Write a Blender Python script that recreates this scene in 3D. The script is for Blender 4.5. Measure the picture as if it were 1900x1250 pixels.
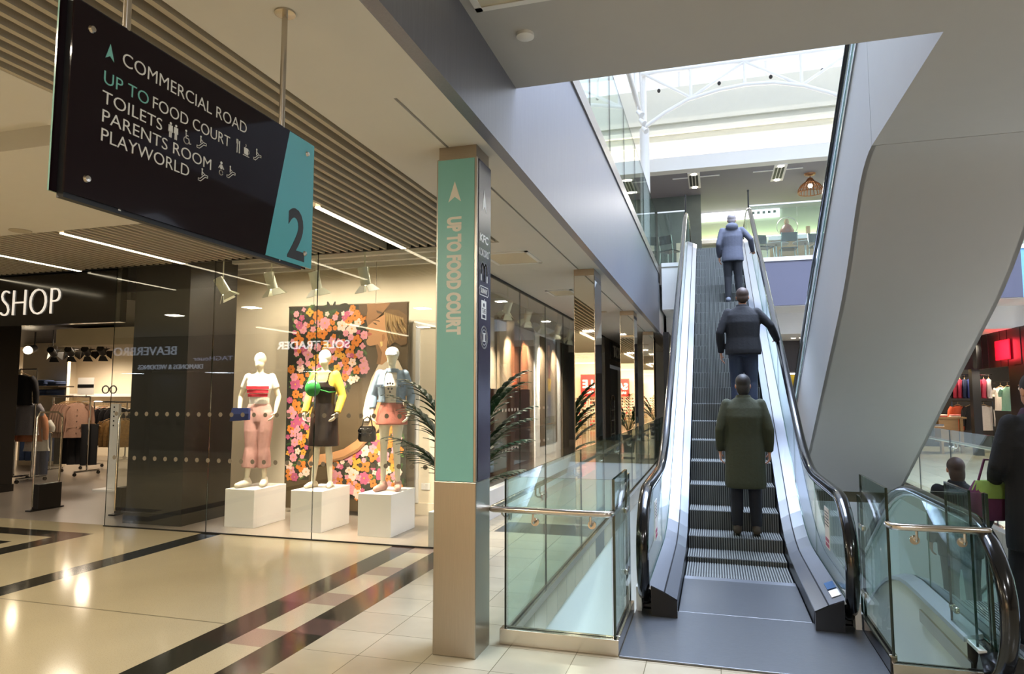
import bpy, math, random
from mathutils import Vector, Matrix
random.seed(7)
scene = bpy.context.scene
col = scene.collection
for o in list(bpy.data.objects):
    bpy.data.objects.remove(o)

# ------------------------------------------------------------------ camera, exposure, sky, big lights
cam_data = bpy.data.cameras.new('camera')
cam_data.sensor_width = 36.0
cam_data.lens = 36.0 * 1263.0 / 1900.0
cam_data.clip_start = 0.05
cam_data.clip_end = 200
cam = bpy.data.objects.new('camera', cam_data)
col.objects.link(cam)
cam.location = (0, 0, 1.63)
cam.rotation_euler = (math.radians(90 + 4.9776), 0, math.radians(16.478))
scene.camera = cam
scene.view_settings.view_transform = 'Standard'
scene.view_settings.look = 'None'
scene.view_settings.gamma = 1.0
scene.view_settings.use_curve_mapping = False
scene.view_settings.exposure = 0.7
scene.cycles.max_bounces = 10
scene.cycles.diffuse_bounces = 4
scene.cycles.glossy_bounces = 6
scene.cycles.transparent_max_bounces = 32
scene.cycles.caustics_reflective = False
scene.cycles.caustics_refractive = False
scene.cycles.sample_clamp_indirect = 6.0

world = bpy.data.worlds.new('sky')
scene.world = world
world.use_nodes = True
bg = world.node_tree.nodes['Background']
bg.inputs[0].default_value = (0.74, 0.84, 1.0, 1)
bg.inputs[1].default_value = 1.1


def area_light(name, loc, size, power, color, rot=(0, 0, 0), sy=None, spread=None):
    d = bpy.data.lights.new(name, 'AREA')
    d.energy = power
    d.color = color
    d.size = size
    if sy:
        d.shape = 'RECTANGLE'
        d.size_y = sy
    if spread:
        d.spread = spread
    o = bpy.data.objects.new(name, d)
    o.location = loc
    o.rotation_euler = rot
    col.objects.link(o)
    return o


def spot_light(name, loc, target, power, color, angle=50, blend=0.5, r=0.05):
    d = bpy.data.lights.new(name, 'SPOT')
    d.energy = power
    d.color = color
    d.spot_size = math.radians(angle)
    d.spot_blend = blend
    d.shadow_soft_size = r
    o = bpy.data.objects.new(name, d)
    o.location = loc
    v = Vector(target) - Vector(loc)
    o.rotation_euler = v.to_track_quat('-Z', 'Y').to_euler()
    col.objects.link(o)
    return o


WARM = (1.0, 0.88, 0.69)
WARMW = (1.0, 0.86, 0.66)
COOL = (0.62, 0.74, 1.0)
area_light('skylight_daylight', (3.4, 9.8, 12.2), 9.0, 2900, COOL, sy=9.0, spread=2.0)
for (lx, ly) in ((-3.0, 0.6), (-5.2, 2.2), (-3.0, -4.0), (-6.6, -1.0), (-10.5, 2.6), (-8.2, 3.2)):
    area_light('corridor_downlight', (lx, ly, 3.27), 0.26, 46, WARM)
for ly in (8.6, 11.2, 14.5):
    area_light('passage_downlight', (-2.3, ly, 3.27), 0.16, 20, WARMW)
for (lx, ly) in ((0.8, -1.0), (4.2, 1.0), (0.5, -6.0)):
    area_light('mall_downlight', (lx, ly, 3.80), 0.5, 66, (0.97, 0.97, 1.0))


# ------------------------------------------------------------------ materials
def lin(h):
    h = h.lstrip('#')
    r = []
    for i in (0, 2, 4):
        c = int(h[i:i + 2], 16) / 255.0
        r.append(c / 12.92 if c <= 0.04045 else ((c + 0.055) / 1.055) ** 2.4)
    return (r[0], r[1], r[2], 1.0)


def new_mat(name):
    m = bpy.data.materials.new(name)
    m.use_nodes = True
    nt = m.node_tree
    b = nt.nodes['Principled BSDF']
    return m, nt, b


def P(name, hexc, rough=0.5, metal=0.0, var=0.06, scale=6.0, bump=0.0, bscale=60.0, spec=0.5, stretch=None, emit=None, estr=0.0, coat=0.0):
    m, nt, b = new_mat(name)
    c = lin(hexc) if isinstance(hexc, str) else hexc
    b.inputs['Roughness'].default_value = rough
    b.inputs['Metallic'].default_value = metal
    b.inputs['Specular IOR Level'].default_value = spec
    if coat:
        b.inputs['Coat Weight'].default_value = coat
        b.inputs['Coat Roughness'].default_value = 0.08
    tc = nt.nodes.new('ShaderNodeTexCoord')
    mp = nt.nodes.new('ShaderNodeMapping')
    nt.links.new(tc.outputs['Object'], mp.inputs['Vector'])
    if stretch:
        mp.inputs['Scale'].default_value = stretch
    n = nt.nodes.new('ShaderNodeTexNoise')
    n.inputs['Scale'].default_value = scale
    n.inputs['Detail'].default_value = 4
    nt.links.new(mp.outputs['Vector'], n.inputs['Vector'])
    r = nt.nodes.new('ShaderNodeMapRange')
    r.inputs['To Min'].default_value = 1 - var
    r.inputs['To Max'].default_value = 1 + var
    nt.links.new(n.outputs['Fac'], r.inputs['Value'])
    mx = nt.nodes.new('ShaderNodeVectorMath')
    mx.operation = 'SCALE'
    mx.inputs[0].default_value = c[:3]
    nt.links.new(r.outputs['Result'], mx.inputs['Scale'])
    nt.links.new(mx.outputs['Vector'], b.inputs['Base Color'])
    if bump:
        n2 = nt.nodes.new('ShaderNodeTexNoise')
        n2.inputs['Scale'].default_value = bscale
        n2.inputs['Detail'].default_value = 3
        nt.links.new(mp.outputs['Vector'], n2.inputs['Vector'])
        bp = nt.nodes.new('ShaderNodeBump')
        bp.inputs['Strength'].default_value = bump
        bp.inputs['Distance'].default_value = 0.01
        nt.links.new(n2.outputs['Fac'], bp.inputs['Height'])
        nt.links.new(bp.outputs['Normal'], b.inputs['Normal'])
    if emit:
        b.inputs['Emission Color'].default_value = lin(emit)
        b.inputs['Emission Strength'].default_value = estr
    return m


def EM(name, hexc, s):
    m, nt, b = new_mat(name)
    b.inputs['Base Color'].default_value = lin(hexc)
    b.inputs['Emission Color'].default_value = lin(hexc)
    b.inputs['Emission Strength'].default_value = s
    return m


def GLASS(name, tint, refl=1.0, edge0=0.045):
    m = bpy.data.materials.new(name)
    m.use_nodes = True
    nt = m.node_tree
    nt.nodes.clear()
    out = nt.nodes.new('ShaderNodeOutputMaterial')
    tr = nt.nodes.new('ShaderNodeBsdfTransparent')
    tr.inputs[0].default_value = tint
    gl = nt.nodes.new('ShaderNodeBsdfGlossy')
    gl.inputs['Roughness'].default_value = 0.0
    gl.inputs['Color'].default_value = (1, 1, 1, 1)
    lw = nt.nodes.new('ShaderNodeLayerWeight')
    lw.inputs['Blend'].default_value = 0.5
    pw = nt.nodes.new('ShaderNodeMath')
    pw.operation = 'POWER'
    pw.inputs[1].default_value = 5.0
    nt.links.new(lw.outputs['Facing'], pw.inputs[0])
    ml = nt.nodes.new('ShaderNodeMath')
    ml.operation = 'MULTIPLY_ADD'
    ml.inputs[1].default_value = 0.9 * refl
    ml.inputs[2].default_value = edge0 * refl
    nt.links.new(pw.outputs[0], ml.inputs[0])
    mx = nt.nodes.new('ShaderNodeMixShader')
    nt.links.new(ml.outputs[0], mx.inputs[0])
    nt.links.new(tr.outputs[0], mx.inputs[1])
    nt.links.new(gl.outputs[0], mx.inputs[2])
    nt.links.new(mx.outputs[0], out.inputs[0])
    return m


M = {}
M['plaster'] = P('white_plaster', '#d4d0ca', 0.85, var=0.02, bump=0.02)
M['plaster_grey'] = P('grey_plaster', '#b9b7b6', 0.85, var=0.02, bump=0.02)
M['soffit_grey'] = P('soffit_grey_paint', '#b7b5b5', 0.85, var=0.02, bump=0.02)
M['white'] = P('white_paint', '#e9e7e4', 0.55, var=0.02)
M['whitegloss'] = P('white_gloss', '#f0efee', 0.3, var=0.02)
M['cream'] = P('cream_wall', '#e6dac4', 0.8, var=0.03)
M['vault'] = P('vault_cream', '#dedccf', 0.8, var=0.03)
M['slat'] = P('slat_paint', '#b5aa98', 0.6, var=0.03)
M['black'] = P('black_paint', '#0b0a0a', 0.5, var=0.1)
M['blackgloss'] = P('black_gloss', '#0c0a0b', 0.12, var=0.1, coat=0.3)
M['darkbrown'] = P('dark_brown_panel', '#15100e', 0.45, var=0.15, scale=3)
M['mullwall'] = P('dark_pillar_panel', '#14110e', 0.6, var=0.1, scale=2)
M['aubergine'] = P('aubergine_acrylic', '#180d10', 0.05, var=0.04, spec=0.22)
M['aubergine_panel'] = P('aubergine_panel', '#2c2230', 0.25, var=0.04)
M['teal'] = P('teal_vinyl', '#78b3ad', 0.35, var=0.02)
M['teal_sign'] = P('teal_acrylic', '#5cb0b8', 0.12, var=0.02, coat=0.3)
M['teal_text'] = P('teal_lettering', '#6fae9d', 0.5, var=0.02)
M['lettering'] = P('white_lettering', '#d6d2c6', 0.5, var=0.02)
M['letter_dark'] = P('dark_lettering', '#17110f', 0.4, var=0.02)
M['letter_white'] = EM('lit_white_lettering', '#f4ece0', 0.4)
M['steel'] = P('brushed_steel', '#b4aca0', 0.3, 1.0, var=0.12, scale=14, stretch=(40, 40, 0.6), bump=0.03, bscale=30)
M['steel_h'] = P('brushed_steel_horizontal', '#a89c8d', 0.33, 1.0, var=0.12, scale=14, stretch=(0.8, 0.8, 50))
M['steel_rail'] = P('satin_steel_rail', '#c4bbae', 0.22, 1.0, var=0.05)
M['chrome'] = P('chrome', '#d6d6d6', 0.08, 1.0, var=0.02)
M['mirror'] = P('mirror_glass', '#e9e4da', 0.015, 1.0, var=0.0)
M['fascia'] = P('brushed_grey_fascia', '#8b8b94', 0.42, 0.8, var=0.14, scale=10, stretch=(12, 12, 0.35), bump=0.03, bscale=10)
M['fascia_dark'] = P('lilac_grey_fascia', '#5b5b6c', 0.5, 0.0, var=0.03)
M['alu'] = P('brushed_aluminium', '#c9cdd6', 0.28, 0.9, var=0.06, scale=12, stretch=(30, 0.6, 0.6))
M['alu_plate'] = P('ribbed_landing_metal', '#777a7e', 0.34, 0.85, var=0.2, scale=18, stretch=(1, 14, 1), bump=0.12, bscale=40)
M['step'] = P('step_metal', '#717471', 0.6, 0.2, var=0.1, scale=20)
M['step_dark'] = P('step_gap_grey', '#2a2c2c', 0.6, 0.2, var=0.1)
M['rubber'] = P('black_rubber', '#0d0d0f', 0.16, 0.0, var=0.1, coat=0.4)
M['skirt'] = P('skirt_black', '#14161c', 0.3, 0.3, var=0.1)
M['glass'] = GLASS('clear_glass', (0.97, 0.985, 0.975, 1))
M['glass_green'] = GLASS('balustrade_glass', (0.86, 0.935, 0.91, 1), 0.8, 0.035)
M['glass_edge'] = P('glass_edge_green', '#0d241c', 0.1, var=0.1, coat=0.5)
M['glass_edge_light'] = P('glass_edge_pale', '#7fa598', 0.1, var=0.1, coat=0.5)
M['led'] = EM('strip_led', '#fff0cf', 5.0)
M['lamp_white'] = EM('lamp_glow', '#fff2d8', 12.0)
M['lamp_cool'] = EM('cool_lamp_glow', '#eef4ff', 3.0)
M['menu'] = EM('menu_lightbox', '#f4f6ff', 1.6)
M['red_glow'] = EM('red_neon_glow', '#d00a24', 1.1)
M['red_line'] = EM('red_light_strip', '#ff2a3a', 4.0)
M['orange_glow'] = EM('orange_sign_glow', '#ff5a12', 4.0)
M['spot_body'] = P('spot_white_enamel', '#d9dac6', 0.4, var=0.02)
M['spot_black'] = P('spot_black_enamel', '#0e0d0d', 0.4, var=0.05)
M['mannequin'] = P('mannequin_cream', '#f3ead0', 0.35, var=0.01)
M['shopfloor'] = P('shop_floor_grey', '#857b71', 0.28, var=0.05, scale=3)
M['lowerfloor'] = P('lower_floor_pale', '#c9cbc6', 0.4, var=0.05)
M['voidwall'] = P('void_wall_white', '#dfe2e0', 0.5, var=0.02)
M['wood'] = P('pale_wood', '#a98a5f', 0.5, var=0.2, scale=4, stretch=(1, 1, 8))
M['brownwood'] = P('brown_wood', '#5a4330', 0.5, var=0.2, scale=4)
M['redmatte'] = P('red_poster', '#d4201c', 0.5, var=0.02)
M['paper'] = P('white_card', '#ece8e2', 0.6, var=0.02)
M['skin'] = P('skin', '#c08c70', 0.5, var=0.05)
M['hair_grey'] = P('hair_grey', '#7b7474', 0.7, var=0.2, scale=40)
M['hair_brown'] = P('hair_brown', '#3b2a20', 0.6, var=0.25, scale=40)
M['hair_dark'] = P('hair_dark', '#18130f', 0.6, var=0.25, scale=40)
M['leaf'] = P('palm_leaf', '#1f3d22', 0.4, var=0.3, scale=9)
M['stem'] = P('palm_stem', '#4a4a2a', 0.6, var=0.2)
M['blue_panel'] = P('sky_blue_panel', '#7db8e6', 0.5, var=0.02)
M['yellow'] = P('yellow_panel', '#d8b213', 0.5, var=0.03)


def cloth(name, hexc, rough=0.85, var=0.12):
    if name not in M:
        M[name] = P(name, hexc, rough, var=var, scale=25, bump=0.25, bscale=35)
    return M[name]


# floor materials: speckled terrazzo
def terrazzo(name, base, fleck, amt, rough=0.11, spec=0.5):
    m, nt, b = new_mat(name)
    tc = nt.nodes.new('ShaderNodeTexCoord')
    v = nt.nodes.new('ShaderNodeTexNoise')
    v.inputs['Scale'].default_value = 140
    v.inputs['Detail'].default_value = 2
    nt.links.new(tc.outputs['Object'], v.inputs['Vector'])
    cr = nt.nodes.new('ShaderNodeValToRGB')
    cr.color_ramp.elements[0].position = 0.56
    cr.color_ramp.elements[0].color = (0, 0, 0, 1)
    cr.color_ramp.elements[1].position = 0.68
    cr.color_ramp.elements[1].color = (amt, amt, amt, 1)
    nt.links.new(v.outputs['Fac'], cr.inputs[0])
    n2 = nt.nodes.new('ShaderNodeTexNoise')
    n2.inputs['Scale'].default_value = 1.3
    n2.inputs['Detail'].default_value = 5
    nt.links.new(tc.outputs['Object'], n2.inputs['Vector'])
    mr = nt.nodes.new('ShaderNodeMapRange')
    mr.inputs['To Min'].default_value = 0.88
    mr.inputs['To Max'].default_value = 1.1
    nt.links.new(n2.outputs['Fac'], mr.inputs['Value'])
    mx = nt.nodes.new('ShaderNodeMix')
    mx.data_type = 'RGBA'
    mx.inputs['A'].default_value = lin(base)
    mx.inputs['B'].default_value = lin(fleck)
    nt.links.new(cr.outputs['Color'], mx.inputs['Factor'])
    sc = nt.nodes.new('ShaderNodeVectorMath')
    sc.operation = 'SCALE'
    nt.links.new(mx.outputs['Result'], sc.inputs[0])
    nt.links.new(mr.outputs['Result'], sc.inputs['Scale'])
    nt.links.new(sc.outputs['Vector'], b.inputs['Base Color'])
    b.inputs['Roughness'].default_value = rough
    b.inputs['Specular IOR Level'].default_value = spec
    return m


M['terrazzo'] = terrazzo('terrazzo_cream', '#c0b394', '#988868', 0.45)
M['terr_dark'] = terrazzo('terrazzo_dark_green', '#25251f', '#4c4a3c', 0.8)
M['terr_brown'] = terrazzo('terrazzo_brown', '#2e2620', '#4c443a', 0.8)
M['terr_pink'] = terrazzo('terrazzo_pink', '#a08874', '#86705e', 0.6)
M['terr_mauve'] = terrazzo('terrazzo_mauve', '#54403a', '#42332e', 0.6)
M['grout'] = P('floor_joint', '#6f6449', 0.7)


def tile_mat():
    m, nt, b = new_mat('limestone_tiles')
    tc = nt.nodes.new('ShaderNodeTexCoord')
    br = nt.nodes.new('ShaderNodeTexBrick')
    br.offset = 0.0
    br.inputs['Scale'].default_value = 1.0
    br.inputs['Brick Width'].default_value = 0.44
    br.inputs['Row Height'].default_value = 0.40
    br.inputs['Mortar Size'].default_value = 0.003
    br.inputs['Mortar Smooth'].default_value = 0.3
    br.inputs['Color1'].default_value = lin('#b5aa90')
    br.inputs['Color2'].default_value = lin('#aca087')
    br.inputs['Mortar'].default_value = lin('#6f664f')
    nt.links.new(tc.outputs['Object'], br.inputs['Vector'])
    n2 = nt.nodes.new('ShaderNodeTexNoise')
    n2.inputs['Scale'].default_value = 3
    n2.inputs['Detail'].default_value = 6
    nt.links.new(tc.outputs['Object'], n2.inputs['Vector'])
    mr = nt.nodes.new('ShaderNodeMapRange')
    mr.inputs['To Min'].default_value = 0.8
    mr.inputs['To Max'].default_value = 1.15
    nt.links.new(n2.outputs['Fac'], mr.inputs['Value'])
    sc = nt.nodes.new('ShaderNodeVectorMath')
    sc.operation = 'SCALE'
    nt.links.new(br.outputs['Color'], sc.inputs[0])
    nt.links.new(mr.outputs['Result'], sc.inputs['Scale'])
    nt.links.new(sc.outputs['Vector'], b.inputs['Base Color'])
    b.inputs['Roughness'].default_value = 0.22
    return m


M['tiles'] = tile_mat()


# ------------------------------------------------------------------ mesh builder
class B:
    def __init__(s):
        s.v = []
        s.f = []
        s.m = []

    def add(s, vs, fs, m=0):
        n = len(s.v)
        s.v += [tuple(p) for p in vs]
        for i, f in enumerate(fs):
            s.f.append(tuple(n + k for k in f))
            s.m.append(m if not isinstance(m, (list, tuple)) else m[i])
        return s

    def box(s, x0, x1, y0, y1, z0, z1, m=0):
        vs = [(x, y, z) for x in (x0, x1) for y in (y0, y1) for z in (z0, z1)]
        fs = [(0, 1, 3, 2), (4, 6, 7, 5), (0, 4, 5, 1), (2, 3, 7, 6), (0, 2, 6, 4), (1, 5, 7, 3)]
        return s.add(vs, fs, m)

    def pane(s, ax, x0, x1, y0, y1, z0, z1, me=1, mf=0):
        """glass slab: the two large faces get material mf, the edges me"""
        ms = {'x': [mf, mf, me, me, me, me], 'y': [me, me, mf, mf, me, me], 'z': [me, me, me, me, mf, mf]}[ax]
        return s.box(x0, x1, y0, y1, z0, z1, ms)

    def quad(s, a, b, c, d, m=0):
        return s.add([a, b, c, d], [(0, 1, 2, 3)], m)

    def poly(s, pts, m=0):
        return s.add(pts, [tuple(range(len(pts)))], m)

    def prism(s, pts, ax, lo, hi, m=0, mcap=None):
        def mk(a, b, t):
            return {'x': (t, a, b), 'y': (a, t, b), 'z': (a, b, t)}[ax]
        n = len(pts)
        vs = [mk(a, b, lo) for a, b in pts] + [mk(a, b, hi) for a, b in pts]
        fs = [(i, (i + 1) % n, n + (i + 1) % n, n + i) for i in range(n)]
        ms = [m] * n + [m if mcap is None else mcap] * 2
        fs += [tuple(range(n))[::-1], tuple(range(n, 2 * n))]
        return s.add(vs, fs, ms)

    def loft(s, rings, m=0, caps=True, closed=False):
        k = len(rings[0])
        vs = [p for r in rings for p in r]
        fs = []
        R = len(rings)
        for i in range(R if closed else R - 1):
            a, b = i * k, ((i + 1) % R) * k
            for j in range(k):
                fs.append((a + j, a + (j + 1) % k, b + (j + 1) % k, b + j))
        if caps and not closed:
            fs.append(tuple(range(k))[::-1])
            fs.append(tuple(range((R - 1) * k, R * k)))
        return s.add(vs, fs, m)

    def sweep(s, path, section, up=(0, 0, 1), closed=False, m=0, caps=True):
        """section: list of (a,b): a along side = t x up, b along normal"""
        path = [Vector(p) for p in path]
        n = len(path)
        rings = []
        up = Vector(up)
        for i, p in enumerate(path):
            if closed:
                t = path[(i + 1) % n] - path[i - 1]
            else:
                t = path[min(i + 1, n - 1)] - path[max(i - 1, 0)]
            t.normalize()
            side = t.cross(up)
            if side.length < 1e-4:
                side = Vector((1, 0, 0))
            side.normalize()
            nn = side.cross(t)
            rings.append([tuple(p + side * a + nn * b) for a, b in section])
        return s.loft(rings, m, caps, closed)

    def tube(s, path, r, seg=10, m=0, caps=True, closed=False):
        path = [Vector(p) for p in path]
        n = len(path)
        rr = r if isinstance(r, (list, tuple)) else [r] * n
        rings = []
        prev = None
        for i, p in enumerate(path):
            if closed:
                t = path[(i + 1) % n] - path[i - 1]
            else:
                t = path[min(i + 1, n - 1)] - path[max(i - 1, 0)]
            t.normalize()
            if prev is None:
                a = t.orthogonal().normalized()
            else:
                a = prev - t * prev.dot(t)
                if a.length < 1e-5:
                    a = t.orthogonal()
                a.normalize()
            prev = a
            b = t.cross(a)
            rings.append([tuple(p + (a * math.cos(q) + b * math.sin(q)) * rr[i]) for q in [2 * math.pi * k / seg for k in range(seg)]])
        return s.loft(rings, m, caps, closed)

    def lathe(s, prof, c=(0, 0, 0), seg=20, m=0, ax='z'):
        rings = []
        for r, z in prof:
            r = max(r, 1e-4)
            ring = []
            for k in range(seg):
                q = 2 * math.pi * k / seg
                a, b = r * math.cos(q), r * math.sin(q)
                p = {'z': (a, b, z), 'x': (z, a, b), 'y': (b, z, a)}[ax]
                ring.append((c[0] + p[0], c[1] + p[1], c[2] + p[2]))
            rings.append(ring)
        return s.loft(rings, m)

    def ball(s, c, r, seg=14, rings=9, m=0):
        if not isinstance(r, (list, tuple)):
            r = (r, r, r)
        rs = []
        for i in range(rings + 1):
            t = math.pi * i / rings
            st = max(math.sin(t), 1e-3)
            rs.append([(c[0] + r[0] * st * math.cos(2 * math.pi * k / seg), c[1] + r[1] * st * math.sin(2 * math.pi * k / seg), c[2] - r[2] * math.cos(t)) for k in range(seg)])
        return s.loft(rs, m)

    def xform(s, mat, start=0):
        for i in range(start, len(s.v)):
            s.v[i] = tuple(mat @ Vector(s.v[i]))
        return s

    def mesh(s, name, mats, off=(0, 0, 0), smooth=False):
        me = bpy.data.meshes.new(name)
        o = off
        me.from_pydata([(a - o[0], b - o[1], c - o[2]) for a, b, c in s.v], [], s.f)
        for mt in (mats if isinstance(mats, (list, tuple)) else [mats]):
            me.materials.append(M[mt] if isinstance(mt, str) else mt)
        me.polygons.foreach_set('material_index', s.m)
        if smooth:
            me.polygons.foreach_set('use_smooth', [True] * len(s.f))
            me.update()
            me.set_sharp_from_angle(angle=math.radians(42))
        me.update()
        return me


def wloc(o):
    p = Vector((0, 0, 0))
    while o is not None:
        p += o.location
        o = o.parent
    return p


def thing(name, label, cat, loc=(0, 0, 0), group=None, rz=0.0):
    o = bpy.data.objects.new(name, None)
    o.empty_display_size = 0.1
    o.location = loc
    o.rotation_euler = (0, 0, rz)
    o['label'] = label
    o['category'] = cat
    if group:
        o['group'] = group
    col.objects.link(o)
    return o


def part(name, b, mats, parent, smooth=False, bevel=0.0, label=None, local=False):
    off = (0, 0, 0) if local else tuple(wloc(parent))
    me = b.mesh(name, mats, off, smooth) if isinstance(b, B) else b
    o = bpy.data.objects.new(name, me)
    col.objects.link(o)
    o.parent = parent
    if bevel:
        md = o.modifiers.new('bevel', 'BEVEL')
        md.width = bevel
        md.segments = 2
        md.limit_method = 'ANGLE'
    if label:
        o['label'] = label
    return o


def solo(name, b, mats, label, cat, loc=None, smooth=False, bevel=0.0, group=None):
    """a thing that is one mesh; origin at the centre of its base"""
    if loc is None:
        xs, ys, zs = zip(*b.v)
        loc = ((min(xs) + max(xs)) / 2, (min(ys) + max(ys)) / 2, min(zs))
    me = b.mesh(name, mats, loc, smooth)
    o = bpy.data.objects.new(name, me)
    o.location = loc
    col.objects.link(o)
    o['label'] = label
    o['category'] = cat
    if group:
        o['group'] = group
    if bevel:
        md = o.modifiers.new('bevel', 'BEVEL')
        md.width = bevel
        md.segments = 2
        md.limit_method = 'ANGLE'
    return o


def struct(name, b, mats, smooth=False):
    me = b.mesh(name, mats, (0, 0, 0), smooth)
    o = bpy.data.objects.new(name, me)
    col.objects.link(o)
    o['kind'] = 'structure'
    return o


def dup(root, loc, label=None, rz=None, group=None):
    r = root.copy()
    col.objects.link(r)
    r.location = loc
    if rz is not None:
        r.rotation_euler = (0, 0, rz)
    if label:
        r['label'] = label
    if group:
        r['group'] = group
    for ch in list(root.children):
        c = ch.copy()
        col.objects.link(c)
        c.parent = r
        for g in list(ch.children):
            d = g.copy()
            col.objects.link(d)
            d.parent = c
    return r


FACE = {  # text axes: (right, up, out)
    '-y': ((1, 0, 0), (0, 0, 1), (0, -1, 0)),
    '+y': ((-1, 0, 0), (0, 0, 1), (0, 1, 0)),
    '+x': ((0, 1, 0), (0, 0, 1), (1, 0, 0)),
    'down-y': ((0, 0, -1), (1, 0, 0), (0, -1, 0)),
}


def text_verts(body, cap, width, loc, face, depth=0.003, bold=0.0, skew=0.0):
    """lettering as geometry: cap height, total width, lower-left corner at loc"""
    cu = bpy.data.curves.new('text', 'FONT')
    cu.body = body
    cu.size = 1.0
    cu.extrude = 0.01
    cu.offset = bold
    cu.resolution_u = 4
    o = bpy.data.objects.new('text', cu)
    col.objects.link(o)
    bpy.context.view_layer.update()
    dg = bpy.context.evaluated_depsgraph_get()
    me = bpy.data.meshes.new_from_object(o.evaluated_get(dg))
    vs = [v.co.copy() for v in me.vertices]
    fs = [tuple(p.vertices) for p in me.polygons]
    bpy.data.objects.remove(o)
    bpy.data.meshes.remove(me)
    x0 = min(v.x for v in vs)
    x1 = max(v.x for v in vs)
    y0 = min(v.y for v in vs)
    y1 = max(v.y for v in vs)
    sy = cap / (y1 - y0)
    sx = width / (x1 - x0) if width else sy
    R, U, N = [Vector(k) for k in FACE[face]]
    L = Vector(loc)
    out = []
    for v in vs:
        a, b_ = (v.x - x0) * sx, (v.y - y0) * sy
        out.append(tuple(L + R * (a + skew * b_) + U * b_ + N * ((v.z + 0.01) / 0.02 * depth)))
    return out, fs


def text(b, *a, m=0, **k):
    vs, fs = text_verts(*a, **k)
    b.add(vs, fs, m)
    return b


def flat(b, pts, loc, face, depth=0.002, m=0):
    """extruded flat outline in the plane of a sign"""
    R, U, N = [Vector(k) for k in FACE[face]]
    L = Vector(loc)
    n = len(pts)
    lo = [tuple(L + R * x + U * y) for x, y in pts]
    hi = [tuple(L + R * x + U * y + N * depth) for x, y in pts]
    fs = [(i, (i + 1) % n, n + (i + 1) % n, n + i) for i in range(n)] + [tuple(range(n))[::-1], tuple(range(n, 2 * n))]
    return b.add(lo + hi, fs, m)


def stroke(b, pts, w, loc, face, depth=0.002, closed=False, m=0):
    n = len(pts)
    rng = range(n if closed else n - 1)
    for i in rng:
        (x0, y0), (x1, y1) = pts[i], pts[(i + 1) % n]
        d = math.hypot(x1 - x0, y1 - y0) or 1e-6
        ux, uy = (x1 - x0) / d * w / 2, (y1 - y0) / d * w / 2
        flat(b, [(x0 - ux + uy, y0 - uy - ux), (x1 + ux + uy, y1 + uy - ux), (x1 + ux - uy, y1 + uy + ux), (x0 - ux - uy, y0 - uy + ux)], loc, face, depth, m)
    return b


def disc(b, cx, cy, r, loc, face, depth=0.002, seg=16, m=0, ry=None):
    return flat(b, [(cx + r * math.cos(2 * math.pi * k / seg), cy + (ry or r) * math.sin(2 * math.pi * k / seg)) for k in range(seg)], loc, face, depth, m)


def arc(cx, cy, r, a0, a1, n=10, ry=None):
    return [(cx + r * math.cos(math.radians(a0 + (a1 - a0) * i / n)), cy + (ry or r) * math.sin(math.radians(a0 + (a1 - a0) * i / n))) for i in range(n + 1)]


def grid_slab(xs, ys, z0, z1, keep, mat):
    """thick slab made of rectangles; keep(xc,yc) -> bool, mat(xc,yc) -> index"""
    b = B()
    for i in range(len(xs) - 1):
        for j in range(len(ys) - 1):
            xc, yc = (xs[i] + xs[i + 1]) / 2, (ys[j] + ys[j + 1]) / 2
            if not keep(xc, yc):
                continue
            x0, x1, y0, y1 = xs[i], xs[i + 1], ys[j], ys[j + 1]
            mi = mat(xc, yc)
            b.quad((x0, y0, z1), (x1, y0, z1), (x1, y1, z1), (x0, y1, z1), mi)
            b.quad((x0, y0, z0), (x0, y1, z0), (x1, y1, z0), (x1, y0, z0), mi)
            for (di, dj, q) in ((-1, 0, [(x0, y0), (x0, y1)]), (1, 0, [(x1, y1), (x1, y0)]), (0, -1, [(x1, y0), (x0, y0)]), (0, 1, [(x0, y1), (x1, y1)])):
                ii, jj = i + di, j + dj
                nb = 0 <= ii < len(xs) - 1 and 0 <= jj < len(ys) - 1 and keep((xs[ii] + xs[ii + 1]) / 2, (ys[jj] + ys[jj + 1]) / 2)
                if not nb:
                    (ax, ay), (bx, by) = q
                    b.quad((ax, ay, z0), (ax, ay, z1), (bx, by, z1), (bx, by, z0), mi)
    return b


# ================================================================== STRUCTURE
# ---- floor: terrazzo with inlaid stripes, limestone round the escalators, shop floor
CX0, CX1 = -0.62, 0.95      # main escalator well
def in_void(x, y):
    if -1.36 < x < -0.62 and 4.52 < y < 19.6:
        return True
    if -0.62 < x < 0.95 and 5.35 < y < 16.0:
        return True
    if 0.95 < x < 1.42 and 4.66 < y < 16.0:
        return True
    if 1.42 < x < 2.95 and 5.0 < y < 13.6:
        return True
    if 2.95 < x < 3.25 and 5.0 < y < 19.6:
        return True
    if -0.62 < x < 3.25 and 16.0 < y < 19.6:
        return x < 1.42 or x > 2.95
    return False


XA = [-3.41, -3.14]       # first dark band
XM = [-3.14, -2.87]       # middle coloured band
XB = [-2.87, -2.60]       # second dark band
yb = [-18, -6, -1.5] + [1.2 + 0.305 * k for k in range(20)] + [7.0, 7.02, 8.02, 8.67, 9.6, 13.6, 16, 19.6, 22, 26]
yb += [4.26, 4.275, 4.52, 4.66, 5.0, 5.35, 5.42, 5.72, 5.93, 6.24, 6.53, 6.9]
ys = sorted(set(round(v, 3) for v in yb))
xs = [-18, -12, -10, -8.9, -8.6, -7.64, -7.42, -7.12, -5.92, -5.65, -3.41, -3.14, -2.87, -2.60, -1.36, -0.62, 0.95, 1.42, 2.95, 3.25, 9.5]
rnd = random.Random(3)
bandcol = {}


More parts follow.
